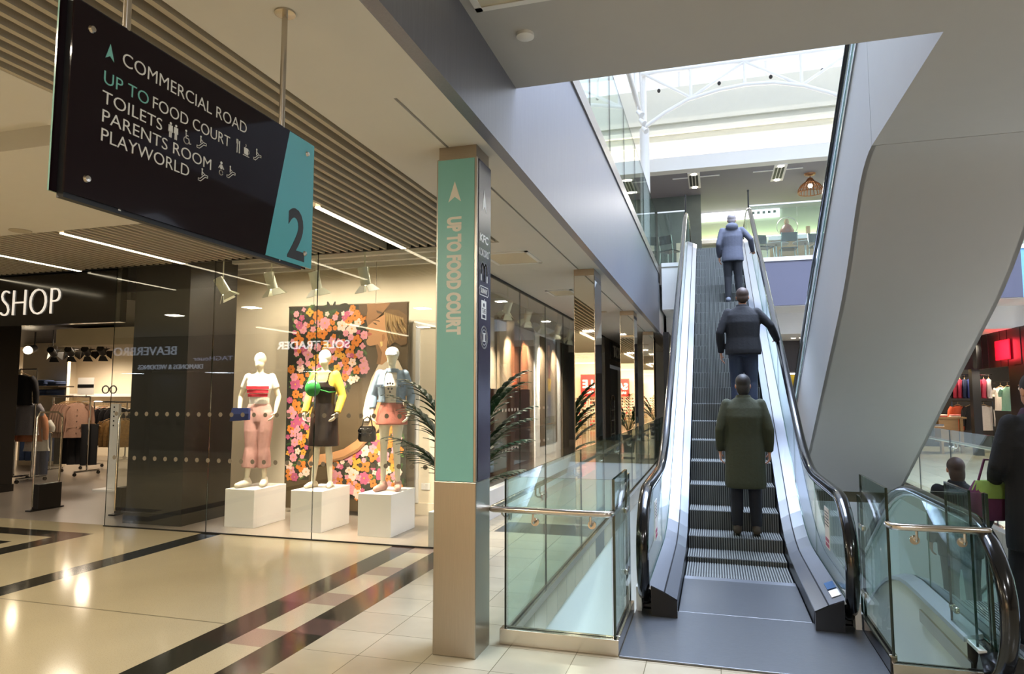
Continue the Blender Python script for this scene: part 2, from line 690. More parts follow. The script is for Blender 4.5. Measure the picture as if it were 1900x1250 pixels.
def floor_mat(x, y):
    if y > 7.0 and x < -2.9:
        return 7
    if x > -2.6 and y > 7.0 and 8.02 < y < 8.67 and x < -1.36:
        return 1
    if x > -2.60 or y > 7.0:
        return 5
    k = int((y - 1.2) / 0.305)
    if -3.41 < x < -3.14 or -2.87 < x < -2.60:
        key = (k, x < -3)
        if key not in bandcol:
            bandcol[key] = {0: 4, 1: 1, 2: 1, 3: 2, 4: 1, 5: 1}[(k + (0 if x < -3 else 2)) % 6]
        return bandcol[key]
    if -3.14 < x < -2.87:
        return 3 if k % 3 == 0 else 0
    if -5.92 < x < -5.65:
        return 1
    if 4.26 < y < 4.275:
        return 6
    if x < -7.12 and 6.24 < y < 6.53:
        return 1
    if -7.42 < x < -7.12 and y < 6.53 and y > 1.2:
        return 1
    if x < -7.64 and 5.72 < y < 5.93:
        return 1
    return 0


struct('floor', grid_slab(xs, ys, -0.25, 0.0, lambda x, y: not in_void(x, y), floor_mat),
       ['terrazzo', 'terr_dark', 'terr_brown', 'terr_pink', 'terr_mauve', 'tiles', 'grout', 'shopfloor'])
bf = B().box(-1.6, 3.5, 3.0, 20.5, -5.0, -4.8)
struct('floor_lower', bf, 'lowerfloor')
b = B()
b.box(-1.55, -1.37, 4.4, 19.7, -4.8, -0.252)
struct('wall_void_left', b, 'voidwall')
b = B().box(3.26, 3.45, 4.4, 19.7, -4.8, -0.252)
struct('wall_void_right', b, 'voidwall')
b = B().box(-1.37, 3.26, 19.61, 19.8, -4.8, -0.252)
struct('wall_void_far', b, 'voidwall')
b = B().box(-1.37, 3.26, 3.2, 3.4, -4.8, -0.252)
struct('wall_void_near', b, 'voidwall')

# ---- ceilings
ZL, ZR = 3.30, 3.85
cx = [-18, -12.0, -7.5, -6.0, -3.9, -3.47, -2.20, -1.90, -1.75, -1.69, -1.67, -1.40]
cy = [-18, -8, 3.03, 3.36, 5.20, 6.94, 6.96, 7.4, 8.2, 20, 26]


def ceil_keep(x, y):
    if -3.47 < x < -2.20 and -8 < y < 6.96:
        return False
    if -12 < x < -2.20 and 5.2 < y < 6.96:
        return False
    if x < -2.9 and y > 6.94:
        return False
    if -7.5 < x < -3.9 and 3.03 < y < 3.36:
        return False
    if -1.69 < x < -1.67 and y > 4.2:
        return False
    return True


cx = sorted(cx + [-2.9])
struct('ceiling', grid_slab(cx, cy, ZL, ZL + 0.15, ceil_keep, lambda x, y: 0), 'plaster')
b = B().box(-12.05, -2.15, -8.05, 7.0, 3.47, 3.52)
b.box(-1.75, -1.6, 4.0, 26, 3.46, 3.5)
struct('ceiling_backing', b, 'black')
b = B().box(-7.55, -3.85, 3.0, 3.4, 3.44, 3.465)
struct('ceiling_tray', b, 'plaster')
b = B()
for k in range(13):
    x = -2.24 - 0.1 * k
    b.box(x - 0.033, x, -8, 6.93 if k < 12 else 5.2, 3.30, 3.43)
for k in range(13, 97):
    x = -2.24 - 0.1 * k
    b.box(x - 0.033, x, 5.21, 6.93, 3.30, 3.43)
struct('ceiling_slats', b, 'slat')
b = B()
b.box(-1.32, 1.40, -18, 4.57, ZR, ZR + 1.1)
b.box(1.40, 9.5, -18, 6.55, ZR, ZR + 1.1)
struct('ceiling_right', b, 'plaster_grey')
b = B()
b.box(-9, -1.3, 4.4, 26, 4.82, 5.0)
b.box(-1.3, 9.5, 18.12, 26, 4.55, 5.1)
struct('floor_upper', b, 'shopfloor')
b = B().box(-1.24, 9.5, 18.05, 26.0, 3.86, 3.9)
struct('ceiling_far', b, 'white')
b = B().box(-1.24, 9.5, 19.6, 26.0, 3.3, 3.34)
b.box(-1.24, 9.5, 19.55, 19.62, 3.3, 3.86)
struct('ceiling_far_low', b, 'white')

# ---- fascia bands at the edge of the upper floor
b = B().box(-1.40, -1.32, -18, 18.0, 3.30, 5.0)
b.box(-1.41, -1.31, 4.57, 18.0, 5.0, 5.02)
struct('wall_fascia', b, 'fascia')
b = B().box(-1.40, -1.32, 18.0, 26, 3.3, 4.6)
struct('wall_fascia_return', b, 'white')
b = B().box(1.30, 6.80, 18.0, 18.08, 3.88, 5.0)
struct('wall_fascia_far', b, 'fascia_dark')
b = B().box(6.80, 9.5, 18.0, 18.08, 3.88, 5.0)
struct('wall_fascia_blue', b, 'blue_panel')
b = B().box(-1.24, 0.0, 18.0, 18.06, 3.88, 5.0)
struct('wall_fascia_white', b, 'white')
b = B().box(-1.24, 9.5, 17.97, 18.12, 5.0, 5.1)
struct('trim_1', b, 'white')

# ---- atrium walls and roof
b = B()
b.box(-9, 9.5, 19.9, 20.1, 8.35, 9.95)
for z, d in ((8.92, 0.10), (9.26, 0.16), (9.58, 0.12)):
    b.box(-9, 9.5, 19.9 - d, 19.9, z, z + 0.13)
b.box(-9, 9.5, 19.9, 20.1, 9.95, 10.7)
struct('wall_atrium_far', b, 'vault')
b = B().box(-9, 9.5, 19.0, 19.35, 7.9, 8.28)
struct('wall_bulkhead', b, 'white')
b = B().box(-9, 9.5, 19.35, 26, 7.9, 8.0)
struct('ceiling_cafe', b, P('cafe_ceiling_grey', '#8b8890', 0.7, var=0.02))
b = B().box(-9, 9.5, 24.0, 24.2, 5.0, 8.0)
struct('wall_cafe_back', b, P('cafe_wall_green', '#b9c2ad', 0.7, var=0.03))
b = B().box(-9.1, -9, 4.4, 26, 5, 12)
struct('wall_gallery', b, 'vault')
b = B().box(9.5, 9.6, -18, 26, -0.25, 12)
struct('wall_right', b, 'plaster')
b = B()
for k in range(9):
    x = -8 + 2.1 * k
    b.box(x, x + 0.08, 4.0, 20.0, 11.6, 11.75)
for k in range(7):
    y = 4.4 + 2.5 * k
    b.box(-9, 9.5, y, y + 0.1, 11.55, 11.62)
b.box(-9, 9.5, 19.95, 20.05, 11.4, 11.8)
struct('trim_2', b, 'white')
b = B()
b.quad((-9, 19.97, 10.7), (9.5, 19.97, 10.7), (9.5, 19.97, 11.6), (-9, 19.97, 11.6))
for k in range(8):
    x = -8 + 2.4 * k
    b.box(x, x + 0.07, 19.9, 20.02, 10.7, 11.6, 1)
struct('window_clerestory', b, ['glass', 'white'])
b = B().box(-9, 9.5, 4.3, 4.4, 4.95, 12)
struct('wall_atrium_near', b, 'vault')

# ---- closing walls behind the camera, along the sides
b = B().box(-18.1, -18, -18, 26, -0.25, 3.6)
struct('wall_left', b, 'plaster')
b = B().box(-18, 9.5, -18.1, -18, -0.25, 5)
struct('wall_back', b, 'plaster')
b = B().box(-18, 9.5, 26, 26.1, -0.25, 8)
struct('wall_far', b, 'plaster')

# ================================================================== SHOPFRONT (window display)
SY = 6.93
xj = [-7.41, -5.875, -4.43, -2.92]
b = B()
for i in range(3):
    b.pane('y', xj[i] + 0.003, xj[i + 1] - 0.003, SY, SY + 0.012, 0.012, 3.46, 1, 0)
dots = []
for z in (0.86, 1.41):
    x = -7.3
    while x < -2.98:
        disc(b, x, z, 0.028, (0, SY, 0), '-y', 0.001, 12, 2)
        x += 0.158
for x in (-6.9, -6.28):
    disc(b, x, 1.62, 0.11, (0, SY, 0), '-y', 0.0008, 20, 2) if False else None
struct('window_1', b, ['glass', 'glass_edge', P('frosted_dot', '#83796a', 0.7, var=0.02)])
b = B().box(-7.42, -2.9, SY - 0.005, SY + 0.02, 0.0, 0.012)
b.box(-12, -2.9, SY + 0.02, SY + 0.06, 3.3, 3.47)
struct('trim_3', b, 'black')

# side window along the passage
yj = [6.95, 8.6, 10.26, 11.95, 13.47, 15.2, 17.0, 18.9]
b = B()
for i in range(len(yj) - 1):
    b.pane('x', -2.912, -2.90, yj[i] + 0.003, yj[i + 1] - 0.003, 0.38, 3.30, 1, 0)
for z in (0.86, 1.43):
    y = 8.7
    while y < 10.2:
        disc(b, y, z, 0.026, (-2.90, 0, 0), '+x', 0.001, 10, 2)
        y += 0.158
    for yy in (11.5, 11.8, 12.1, 17.2, 17.5, 17.8, 18.1):
        disc(b, yy, z, 0.026, (-2.90, 0, 0), '+x', 0.001, 10, 2)
struct('window_2', b, ['glass', 'glass_edge', P('frosted_dot_side', '#c9bfae', 0.7, var=0.02)])
b = B().box(-3.0, -2.88, 6.95, 18.95, 0.0, 0.38)
struct('baseboard_window', b, 'white')
b = B().box(-2.925, -2.885, 6.95, 18.95, 3.27, 3.30)
struct('trim_4', b, 'black')

# window display enclosure
b = B()
b.box(-7.36, -3.30, 8.85, 8.95, 0, 3.55)
b.box(-7.36, -3.30, 8.83, 8.85, 0, 0.16)
b.box(-7.36, -7.26, 8.10, 8.85, 0, 3.55)
struct('wall_window_back', b, 'cream')
b = B()
b.box(-3.98, -3.90, 8.95, 20, 0.0, 3.55)
struct('wall_passage_display', b, P('display_wall_taupe', '#b9ac98', 0.8, var=0.03))
b = B().box(-12, -2.91, 6.99, 20, 3.55, 3.65)
for k in range(5):
    y = 7.25 + 0.36 * k
    b.box(-7.2, -3.0, y, y + 0.07, 3.49, 3.55)
for k in range(14):
    x = -6.45 + 0.26 * k
    b.box(x, x + 0.012, 6.99, 8.85, 3.542, 3.55)
struct('ceiling_window', b, 'plaster')
b = B()
b.box(-7.36, -6.48, 7.20, 8.10, 0, 3.55)
b.box(-7.38, -6.46, 7.18, 8.12, 0, 0.14)
struct('wall_pillar', b, 'mullwall')
# door frame moulded on the back wall right of the poster
b = B()
b.box(-4.03, -3.97, 8.82, 8.85, 0.16, 2.62)
b.box(-4.03, -3.35, 8.82, 8.85, 2.60, 2.66)
struct('trim_5', b, 'white')

# plinths
for i, (x, y, h, lab) in enumerate((
        (-5.725, 7.665, 0.47, 'white square plinth under the mannequin in pink trousers'),
        (-4.765, 7.655, 0.49, 'white square plinth under the mannequin in the dark slip dress'),
        (-3.84, 7.64, 0.49, 'white square plinth under the mannequin in the denim jacket'))):
    b = B().box(x - 0.215, x + 0.215, y - 0.33, y + 0.33, 0, h)
    solo('plinth', b, 'whitegloss', lab, 'plinth', bevel=0.004, group='plinths in the shop window')

# socket
b = B().box(-3.93, -3.80, 8.84, 8.85, 0.34, 0.43)
sk = thing('wall_socket', 'white double wall socket low on the window back wall', 'socket', (-3.865, 8.84, 0.34))
part('plate', b, 'white', sk, bevel=0.003)
for dx in (-0.03, 0.03):
    part('switch', B().box(-3.865 + dx - 0.012, -3.865 + dx + 0.012, 8.836, 8.84, 0.40, 0.415), 'paper', sk)


# ---- floral poster on a hung banner
def flower(b, cx, cy, r, loc, petal, centre, rot, d, n=5):
    for k in range(n):
        a = rot + 2 * math.pi * k / n
        pts = []
        for t in range(10):
            q = 2 * math.pi * t / 10
            u = 0.56 * r + 0.46 * r * math.cos(q)
            w = 0.36 * r * math.sin(q) * (1.15 - 0.25 * math.cos(q))
            pts.append((cx + u * math.cos(a) - w * math.sin(a), cy + u * math.sin(a) + w * math.cos(a)))
        zz = d + 0.00012 * k
        L = Vector(loc)
        b.poly([tuple(L + Vector((x, -zz, y))) for x, y in pts], petal)
        # vein towards the heart
        b.poly([tuple(L + Vector((cx + math.cos(a + s * 0.16) * r * q2, -zz - 0.00006, cy + math.sin(a + s * 0.16) * r * q2))) for s, q2 in ((-1, 0.12), (0, 0.62), (1, 0.12))], petal + 1)
    L = Vector(loc)
    b.poly([tuple(L + Vector((cx + 0.15 * r * math.cos(q), -d - 0.0009, cy + 0.15 * r * math.sin(q)))) for q in [k * math.pi / 4 for k in range(8)]], centre)


def leaf(b, cx, cy, l, a, loc, d, m):
    L = Vector(loc)
    pts = []
    for t in range(10):
        q = 2 * math.pi * t / 10
        u, w = l * math.cos(q), 0.34 * l * math.sin(q)
        pts.append((cx + u * math.cos(a) - w * math.sin(a), cy + u * math.sin(a) + w * math.cos(a)))
    b.poly([tuple(L + Vector((x, -d, y))) for x, y in pts], m)


PX0, PX1, PY, PZ0, PZ1 = -5.89, -4.00, 8.50, 0.06, 2.92
pw, ph = PX1 - PX0, PZ1 - PZ0
poster = thing('hanging_poster', 'tall floral poster with a woman in profile hung behind the mannequins', 'poster', ((PX0 + PX1) / 2, PY, PZ0))
part('backing', B().box(PX0, PX1, PY, PY + 0.02, PZ0, PZ1), P('poster_olive', '#463720', 0.6, var=0.25, scale=1.2), poster)
fl = ['#1c1c12', '#b86a22', '#7a3a12', '#c08a30', '#8a4a14', '#c07f8a', '#8a3a50', '#cbb0a2', '#9a5a66', '#a0486a', '#6a2040', '#27401c', '#44602a', '#2a1c0a']
flm = [P('poster_print_%d' % i, h, 0.6, var=0.1, scale=14) for i, h in enumerate(fl)]
b = B()
loc = (PX0, PY, PZ0)


def dressed(u, v):
    """floral fabric covers the left and the bottom of the poster (u,v in 0..1)"""
    if 0.39 < u < 0.985 and 0.05 < v < 0.245 + 0.115 * (u - 0.39) / 0.39:
        return True
    if v > 0.76:
        return u < 0.655
    if v > 0.66:
        return u < 0.672
    if v > 0.55:
        return u < 0.46 + 0.21 * (v - 0.55) / 0.11
    if v > 0.15:
        return u < 0.2 + 0.26 * max(0.0, v - 0.33) / 0.22
    return False


pts_bg = []
for i in range(24):
    for j in range(36):
        u, v = (i + 0.5) / 24, (j + 0.5) / 36
        if dressed(u, v):
            b.quad(*[(PX0 + pw * a, PY - 0.001, PZ0 + ph * c) for a, c in ((i / 24, j / 36), ((i + 1) / 24, j / 36), ((i + 1) / 24, (j + 1) / 36), (i / 24, (j + 1) / 36))], 0)
rp = random.Random(11)
d = 0.002
for n in range(620):
    u, v = rp.random(), rp.random()
    if dressed(u, v) and v > 0.05 and 0.02 < u < 0.98:
        leaf(b, u * pw, v * ph, rp.uniform(0.035, 0.075), rp.uniform(0, 6.28), loc, d, rp.choice((11, 11, 12, 0)))
        d += 0.000004
n = 0
placed = []
while n < 1500:
    u, v = rp.random(), rp.random()
    r = rp.choice((0.038, 0.05, 0.065, 0.09))
    n += 1
    if not dressed(u, v) or not r < u * pw < pw - r or not r < v * ph < ph - r:
        continue
    if any((u * pw - a) ** 2 + (v * ph - c) ** 2 < (0.57 * (r + q)) ** 2 for a, c, q in placed):
        continue
    placed.append((u * pw, v * ph, r))
    pet = rp.choice((1, 1, 3, 5, 5, 7, 9))
    flower(b, u * pw, v * ph, r, loc, pet, 13 if pet in (1, 3) else 3, rp.uniform(0, 6.28), d + 0.003, rp.choice((4, 5, 5, 6, 7)))
    d += 0.000006
part('floral_print', b, flm, poster)
b = B()


def shape(pts, m, dd):
    b.poly([(PX0 + pw * u, PY - dd, PZ0 + ph * v) for u, v in pts], m)


# hair, face in profile looking left, neck, white top and the long bare arm
shape([(0.60, 0.999), (0.68, 0.999), (0.675, 0.945), (0.64, 0.935), (0.605, 0.965)], 3, 0.0150)
shape([(0.668, 0.999), (0.674, 0.968), (0.663, 0.924), (0.679, 0.888), (0.76, 0.93), (0.813, 0.962), (0.86, 0.999)], 7, 0.0151)
shape([(0.745, 0.966), (0.79, 0.957), (0.80, 0.947), (0.755, 0.952)], 3, 0.0153)
shape([(0.85, 0.999), (0.995, 0.999), (0.995, 0.93), (0.90, 0.965), (0.82, 0.955)], 3, 0.0150)
shape([(0.805, 0.958), (0.86, 0.968), (0.93, 0.962), (0.995, 0.935), (0.995, 0.80), (0.95, 0.79), (0.90, 0.81), (0.85, 0.785), (0.825, 0.83), (0.80, 0.88)], 1, 0.0152)
for k in range(26):
    u0, v0 = 0.812 + 0.006 * k, 0.955 - 0.0012 * k
    u1, v1 = min(0.85 + 0.0068 * k, 0.988), 0.80 + 0.003 * k + 0.012 * math.sin(k * 2.3)
    um, vm = (u0 + u1) / 2 - 0.012 + 0.006 * math.sin(k), (v0 + v1) / 2
    shape([(u0, v0), (u0 + 0.004, v0), (um + 0.006, vm), (u1 + 0.004, v1), (u1, v1), (um, vm)], 4 if k % 3 else 8, 0.0154)
shape([(0.818, 0.945), (0.765, 0.928), (0.728, 0.914), (0.690, 0.896), (0.663, 0.880), (0.668, 0.873), (0.690, 0.869), (0.682, 0.858), (0.690, 0.850), (0.679, 0.842), (0.684, 0.832), (0.668, 0.817), (0.676, 0.800), (0.700, 0.792), (0.745, 0.797), (0.767, 0.742), (0.755, 0.705), (0.80, 0.70), (0.872, 0.735), (0.838, 0.786), (0.842, 0.83), (0.822, 0.88)], 0, 0.0156)
shape([(0.715, 0.908), (0.745, 0.904), (0.757, 0.893), (0.735, 0.897)], 3, 0.0158)
shape([(0.712, 0.919), (0.77, 0.917), (0.78, 0.908), (0.75, 0.912)], 1, 0.0158)
shape([(0.679, 0.860), (0.715, 0.853), (0.712, 0.846), (0.677, 0.840)], 5, 0.0158)
shape([(0.767, 0.742), (0.755, 0.705), (0.785, 0.703), (0.80, 0.76), (0.765, 0.80), (0.745, 0.797)], 7, 0.0157)
shape([(0.796, 0.845), (0.812, 0.85), (0.822, 0.832), (0.808, 0.812), (0.797, 0.818)], 6, 0.0158)
shape([(0.780, 0.812), (0.800, 0.812), (0.802, 0.792), (0.788, 0.787)], 9, 0.0159)
shape([(0.83, 0.735), (0.93, 0.72), (0.98, 0.66), (0.98, 0.5), (0.84, 0.5), (0.79, 0.575), (0.74, 0.53), (0.70, 0.43), (0.655, 0.43), (0.652, 0.477), (0.674, 0.547), (0.717, 0.635), (0.77, 0.70)], 2, 0.0155)
shape([(0.80, 0.57), (0.86, 0.52), (0.82, 0.43), (0.76, 0.375), (0.62, 0.285), (0.50, 0.245), (0.36, 0.225), (0.22, 0.20), (0.20, 0.225), (0.24, 0.262), (0.38, 0.272), (0.50, 0.295), (0.60, 0.335), (0.70, 0.41), (0.74, 0.47)], 0, 0.0154)
shape([(0.76, 0.375), (0.62, 0.285), (0.50, 0.245), (0.36, 0.225), (0.36, 0.235), (0.50, 0.258), (0.62, 0.30), (0.75, 0.39)], 7, 0.0157)
part('woman_print', b, [P('print_skin', '#a87a52', 0.6, var=0.12, scale=2), P('print_hair', '#5f4424', 0.6, var=0.3, scale=9), P('print_blouse', '#cdbfa9', 0.6, var=0.08), P('print_hair_dark', '#4a351f', 0.6, var=0.2), P('print_hair_strand', '#8a6a3c', 0.6), P('print_lip', '#9a4a3a', 0.6), P('print_ear', '#8f5f3a', 0.6), P('print_skin_shade', '#7d5836', 0.6, var=0.15), P('print_hair_pale', '#a58a5c', 0.6), P('print_earring', '#c9b070', 0.4)], poster)
b = B().tube([(PX0 - 0.01, PY + 0.01, PZ1), (PX1 + 0.01, PY + 0.01, PZ1)], 0.012, 8)
for x in (PX0 + 0.4, PX1 - 0.5):
    b.tube([(x, PY + 0.01, PZ1), (x, PY + 0.01, 3.55)], 0.003, 6)
part('hanging_rail', b, 'steel_rail', poster, True)


# ---- white track spotlights with barn doors
def spot_fitting(loc, target, body, label, group, inner='lamp_white', cat='spotlight', drop=0.12, zc=None):
    L = Vector(loc)
    T = Vector(target)
    d = (T - L).normalized()
    sd = d.cross(Vector((0, 0, 1))).normalized()
    u = sd.cross(d)
    t = thing('spotlight', label, cat, tuple(L), group)
    b = B().tube([L - d * 0.13, L - d * 0.125, L + d * 0.09], [0.045, 0.062, 0.062], 16)
    lb_ = part('lamp_body', b, body, t, True)
    b = B()
    for s1, (ax, oth) in enumerate(((sd, u), (-sd, u), (u, sd), (-u, sd))):
        p0 = L + d * 0.09 + ax * 0.06
        p1 = L + d * 0.17 + ax * 0.13
        w0, w1 = oth * 0.045, oth * 0.085
        n_ = (p1 - p0).cross(oth).normalized() * 0.003
        b.loft([[tuple(p0 - w0 - n_), tuple(p0 + w0 - n_), tuple(p0 + w0 + n_), tuple(p0 - w0 + n_)], [tuple(p1 - w1 - n_), tuple(p1 + w1 - n_), tuple(p1 + w1 + n_), tuple(p1 - w1 + n_)]])
    part('barn_door', b, body, lb_)
    b = B().tube([L + d * 0.085, L + d * 0.092], [0.055, 0.055], 16)
    part('lens', b, inner, lb_)
    b = B().tube([L + sd * 0.07, L + sd * 0.07 + Vector((0, 0, 0.13)), L - sd * 0.07 + Vector((0, 0, 0.13)), L - sd * 0.07], 0.006, 6)
    b.tube([L + Vector((0, 0, 0.13)), L + Vector((0, 0, (zc or (loc[2] + 0.3)) - loc[2]))], 0.008, 6)
    part('yoke', b, body, t)
    return t, L + d * 0.18


tg = [(-5.725, 7.55, 1.6), (-5.1, 7.9, 1.3), (-4.765, 7.5, 1.7), (-3.84, 7.5, 1.6)]
labs = ['white spotlight with barn doors, tilted, nearest the dark pillar', 'white spotlight above the gap between the mannequins in pink trousers and slip dress',
        'white spotlight above the mannequin in the slip dress', 'white spotlight in the window nearest the sign column']
for (x, y, z), t_, lb in zip(((-6.02, 7.25, 3.03), (-5.30, 7.25, 3.06), (-4.66, 7.25, 3.03), (-3.99, 7.25, 3.05)), ((-5.5, 7.7, 1.9), (-5.1, 7.6, 1.8), (-4.5, 7.6, 1.8), (-3.84, 7.6, 1.7)), labs):
    _, tip = spot_fitting((x, y, z), t_, 'spot_body', lb, 'white spotlights in the shop window', zc=3.5)
    spot_light('window_spot', tuple(tip), t_, 240, WARMW, 75, 0.7, 0.04)
for lx in (-5.9, -4.9, -3.8):  # added fill spots without fittings, brightening the cream back wall of the display
    spot_light('window_wall_fill', (lx, 7.75, 3.46), (lx, 8.3, 0.0), 48, WARMW, 160, 0.5, 0.05)
b = B().box(-6.4, -3.0, 7.235, 7.265, 3.47, 3.49)
solo('lighting_track', b, 'spot_body', 'white lighting track across the top of the shop window', 'track')
b = B().box(-3.315, -3.285, 8.97, 18.5, 3.50, 3.54)
solo('lighting_track', b, 'spot_body', 'white lighting track along the passage side window', 'track')
for i, (y, z) in enumerate(((10.9, 3.12), (12.2, 3.12), (13.4, 3.10), (14.75, 3.10), (16.05, 3.08))):
    lb = ['white spotlight nearest the sign column in the passage window', 'white spotlight over the long-haired picture in the passage window', 'white spotlight over the near edge of the framed picture',
          'white spotlight over the far edge of the framed picture', 'white spotlight furthest along the passage window'][i]
    tt = (-3.85, y + 0.6, 2.0)
    _, tip = spot_fitting((-3.3, y, z), tt, 'spot_body', lb, 'spotlights in the passage window', zc=3.52)
    spot_light('passage_spot', tuple(tip), tt, 480, WARMW, 70, 0.7, 0.04)


# ================================================================== HANGING SIGN
sx0, sx1 = -1.775, -1.740
Y0, Y1, Z0, Z1 = 1.437, 2.668, 2.205, 2.79
sign = thing('hanging_sign', 'dark hanging direction sign with a teal end panel on two steel rods', 'sign', (-1.757, 2.05, 2.19))
Z0b = 2.19
fz = 2.765


def sg(y):   # top edge: level
    return Z1


yt_top, yt_bot = 2.479, 2.338
b = B().prism([(Y0, Z0), (yt_bot, Z0), (yt_top, Z1 - 0.012), (Y0, Z1 - 0.03 + 0.018)], 'x', sx1 - 0.006, sx1)
sign_face = part('front_panel', b, 'aubergine', sign)
b = B().prism([(yt_bot, Z0), (Y1, Z0), (Y1, Z1 - 0.012), (yt_top, Z1 - 0.012)], 'x', sx1 - 0.006, sx1)
sign_end = part('end_panel', b, 'teal_sign', sign, label='teal angled end panel with the figure two')
part('core', B().box(sx0 + 0.004, sx1 - 0.006, Y0 + 0.004, Y1 - 0.07, Z0b, Z1 - 0.005), 'black', sign)
part('back_panel', B().pane('x', sx0 - 0.002, sx0 + 0.004, Y0 - 0.02, Y1, Z0, Z1 - 0.012, 1, 0), ['aubergine', 'glass_edge_light'], sign)
SXX = sx1


def S(body, y0, y1, z0, z1, b, **k):
    return text(b, body, z1 - z0, y1 - y0, (SXX, y0, z0), '+x', depth=0.0015, bold=-0.008, **k)


for row in (('COMMERCIAL ROAD', 1.609, 2.196, 2.657, 2.700), ('FOOD COURT', 1.733, 2.104, 2.570, 2.610), ('TOILETS', 1.544, 1.775, 2.509, 2.548),
            ('PARENTS ROOM', 1.547, 2.009, 2.451, 2.490), ('PLAYWORLD', 1.547, 1.903, 2.392, 2.432)):
    b = B()
    S(*row, b)
    part('lettering', b, 'lettering', sign_face)
b = B()
S('UP TO', 1.546, 1.715, 2.570, 2.610, b)
part('teal_lettering', b, 'teal_text', sign_face, label='teal words')
b = B()
flat(b, [(0, 0), (0.0155, 0.012), (0.031, 0), (0.0155, 0.05)], (SXX, 1.547, 2.650), '+x', 0.0015)
part('arrow', b, 'teal_text', sign_face, label='teal arrow')
b = B()
text(b, '2', 0.225, 0.125, (SXX, 2.484, 2.225), '+x', depth=0.0015, bold=0.02)
part('numeral', b, 'letter_dark', sign_end, label='large dark figure two')


def icon_escalator(b, y, z, s=1.0):
    L = (SXX, y, z)
    p = [(0, 0.006), (0.012, 0.006), (0.034, 0.026), (0.046, 0.026), (0.046, 0.034), (0.031, 0.034), (0.009, 0.014), (0, 0.014)]
    stroke(b, [(x * s, q * s) for x, q in p], 0.0022, L, '+x', 0.0015, True)
    stroke(b, [(0.018 * s, 0.030 * s), (0.018 * s, 0.046 * s)], 0.004, L, '+x', 0.0015)
    stroke(b, [(0.018 * s, 0.042 * s), (0.028 * s, 0.036 * s)], 0.002, L, '+x', 0.0015)
    disc(b, 0.018 * s, 0.051 * s, 0.0035, L, '+x', 0.0015, 10)


def icon_person(b, y, z, skirt):
    L = (SXX, y, z)
    disc(b, 0, 0.046, 0.0045, L, '+x', 0.0015, 10)
    if skirt:
        flat(b, [(-0.004, 0.040), (0.004, 0.040), (0.009, 0.016), (-0.009, 0.016)], L, '+x', 0.0015)
    else:
        flat(b, [(-0.0065, 0.040), (0.0065, 0.040), (0.0065, 0.018), (-0.0065, 0.018)], L, '+x', 0.0015)
    stroke(b, [(-0.003, 0.016), (-0.003, 0.0)], 0.0042, L, '+x', 0.0015)
    stroke(b, [(0.003, 0.016), (0.003, 0.0)], 0.0042, L, '+x', 0.0015)
    stroke(b, [(-0.0075, 0.039), (-0.0085, 0.02)], 0.0025, L, '+x', 0.0015)
    stroke(b, [(0.0075, 0.039), (0.0085, 0.02)], 0.0025, L, '+x', 0.0015)


def pict(b):
    part('pictogram', b, 'lettering', sign_face)
    return B()


b = B()
icon_person(b, 1.812, 2.503, True)
b = pict(b)
icon_person(b, 1.836, 2.503, False)
b = pict(b)
L = (SXX, 1.882, 2.503)
disc(b, 0, 0.047, 0.004, L, '+x', 0.0015, 10)
stroke(b, [(0, 0.04), (0.001, 0.022), (0.013, 0.022), (0.019, 0.006), (0.024, 0.008)], 0.0028, L, '+x', 0.0015)
stroke(b, [(0.0, 0.032), (0.010, 0.032)], 0.0025, L, '+x', 0.0015)
stroke(b, arc(0.003, 0.014, 0.012, 110, 340, 12), 0.0025, L, '+x', 0.0015)
b = pict(b)
for y_, z_ in ((1.935, 2.505), (2.243, 2.567), (2.093, 2.447), (1.948, 2.390)):
    icon_escalator(b, y_, z_)
    b = pict(b)
L = (SXX, 2.145, 2.567)
stroke(b, [(0, 0), (0, 0.05)], 0.003, L, '+x', 0.0015)
for dx in (-0.004, 0, 0.004):
    stroke(b, [(dx, 0.034), (dx, 0.05)], 0.0016, L, '+x', 0.0015)
flat(b, [(0.011, 0), (0.015, 0), (0.015, 0.05), (0.010, 0.046)], L, '+x', 0.0015)
b = pict(b)
L = (SXX, 2.185, 2.567)
flat(b, [(0, 0.008), (0.024, 0.008), (0.024, 0.034), (0, 0.034)], L, '+x', 0.0015)
stroke(b, arc(0.025, 0.022, 0.007, -80, 80, 8), 0.0025, L, '+x', 0.0015)
stroke(b, [(-0.004, 0.003), (0.03, 0.003)], 0.003, L, '+x', 0.0015)
stroke(b, [(0.009, 0.037), (0.012, 0.043), (0.010, 0.048)], 0.002, L, '+x', 0.0015)
b = pict(b)
L = (SXX, 2.062, 2.447)
disc(b, 0, 0.049, 0.0055, L, '+x', 0.0015, 10)
flat(b, [(-0.005, 0.042), (0.005, 0.042), (0.006, 0.026), (-0.006, 0.026)], L, '+x', 0.0015)
stroke(b, [(-0.005, 0.040), (-0.013, 0.028)], 0.003, L, '+x', 0.0015)
stroke(b, [(0.005, 0.040), (0.013, 0.028)], 0.003, L, '+x', 0.0015)
stroke(b, arc(0.0, 0.012, 0.009, 20, 130, 6), 0.003, L, '+x', 0.0015)
stroke(b, arc(0.0, 0.012, 0.009, 160, 340, 8), 0.003, L, '+x', 0.0015)
b = pict(b)
for y, z in ((1.497, 2.712), (1.507, 2.262), (2.613, 2.722), (2.613, 2.265)):
    part('bolt', B().lathe([(0.0, 0.008), (0.009, 0.007), (0.012, 0.0)], (sx1, y, z), 12, 0, 'x'), 'steel_rail', sign, True)
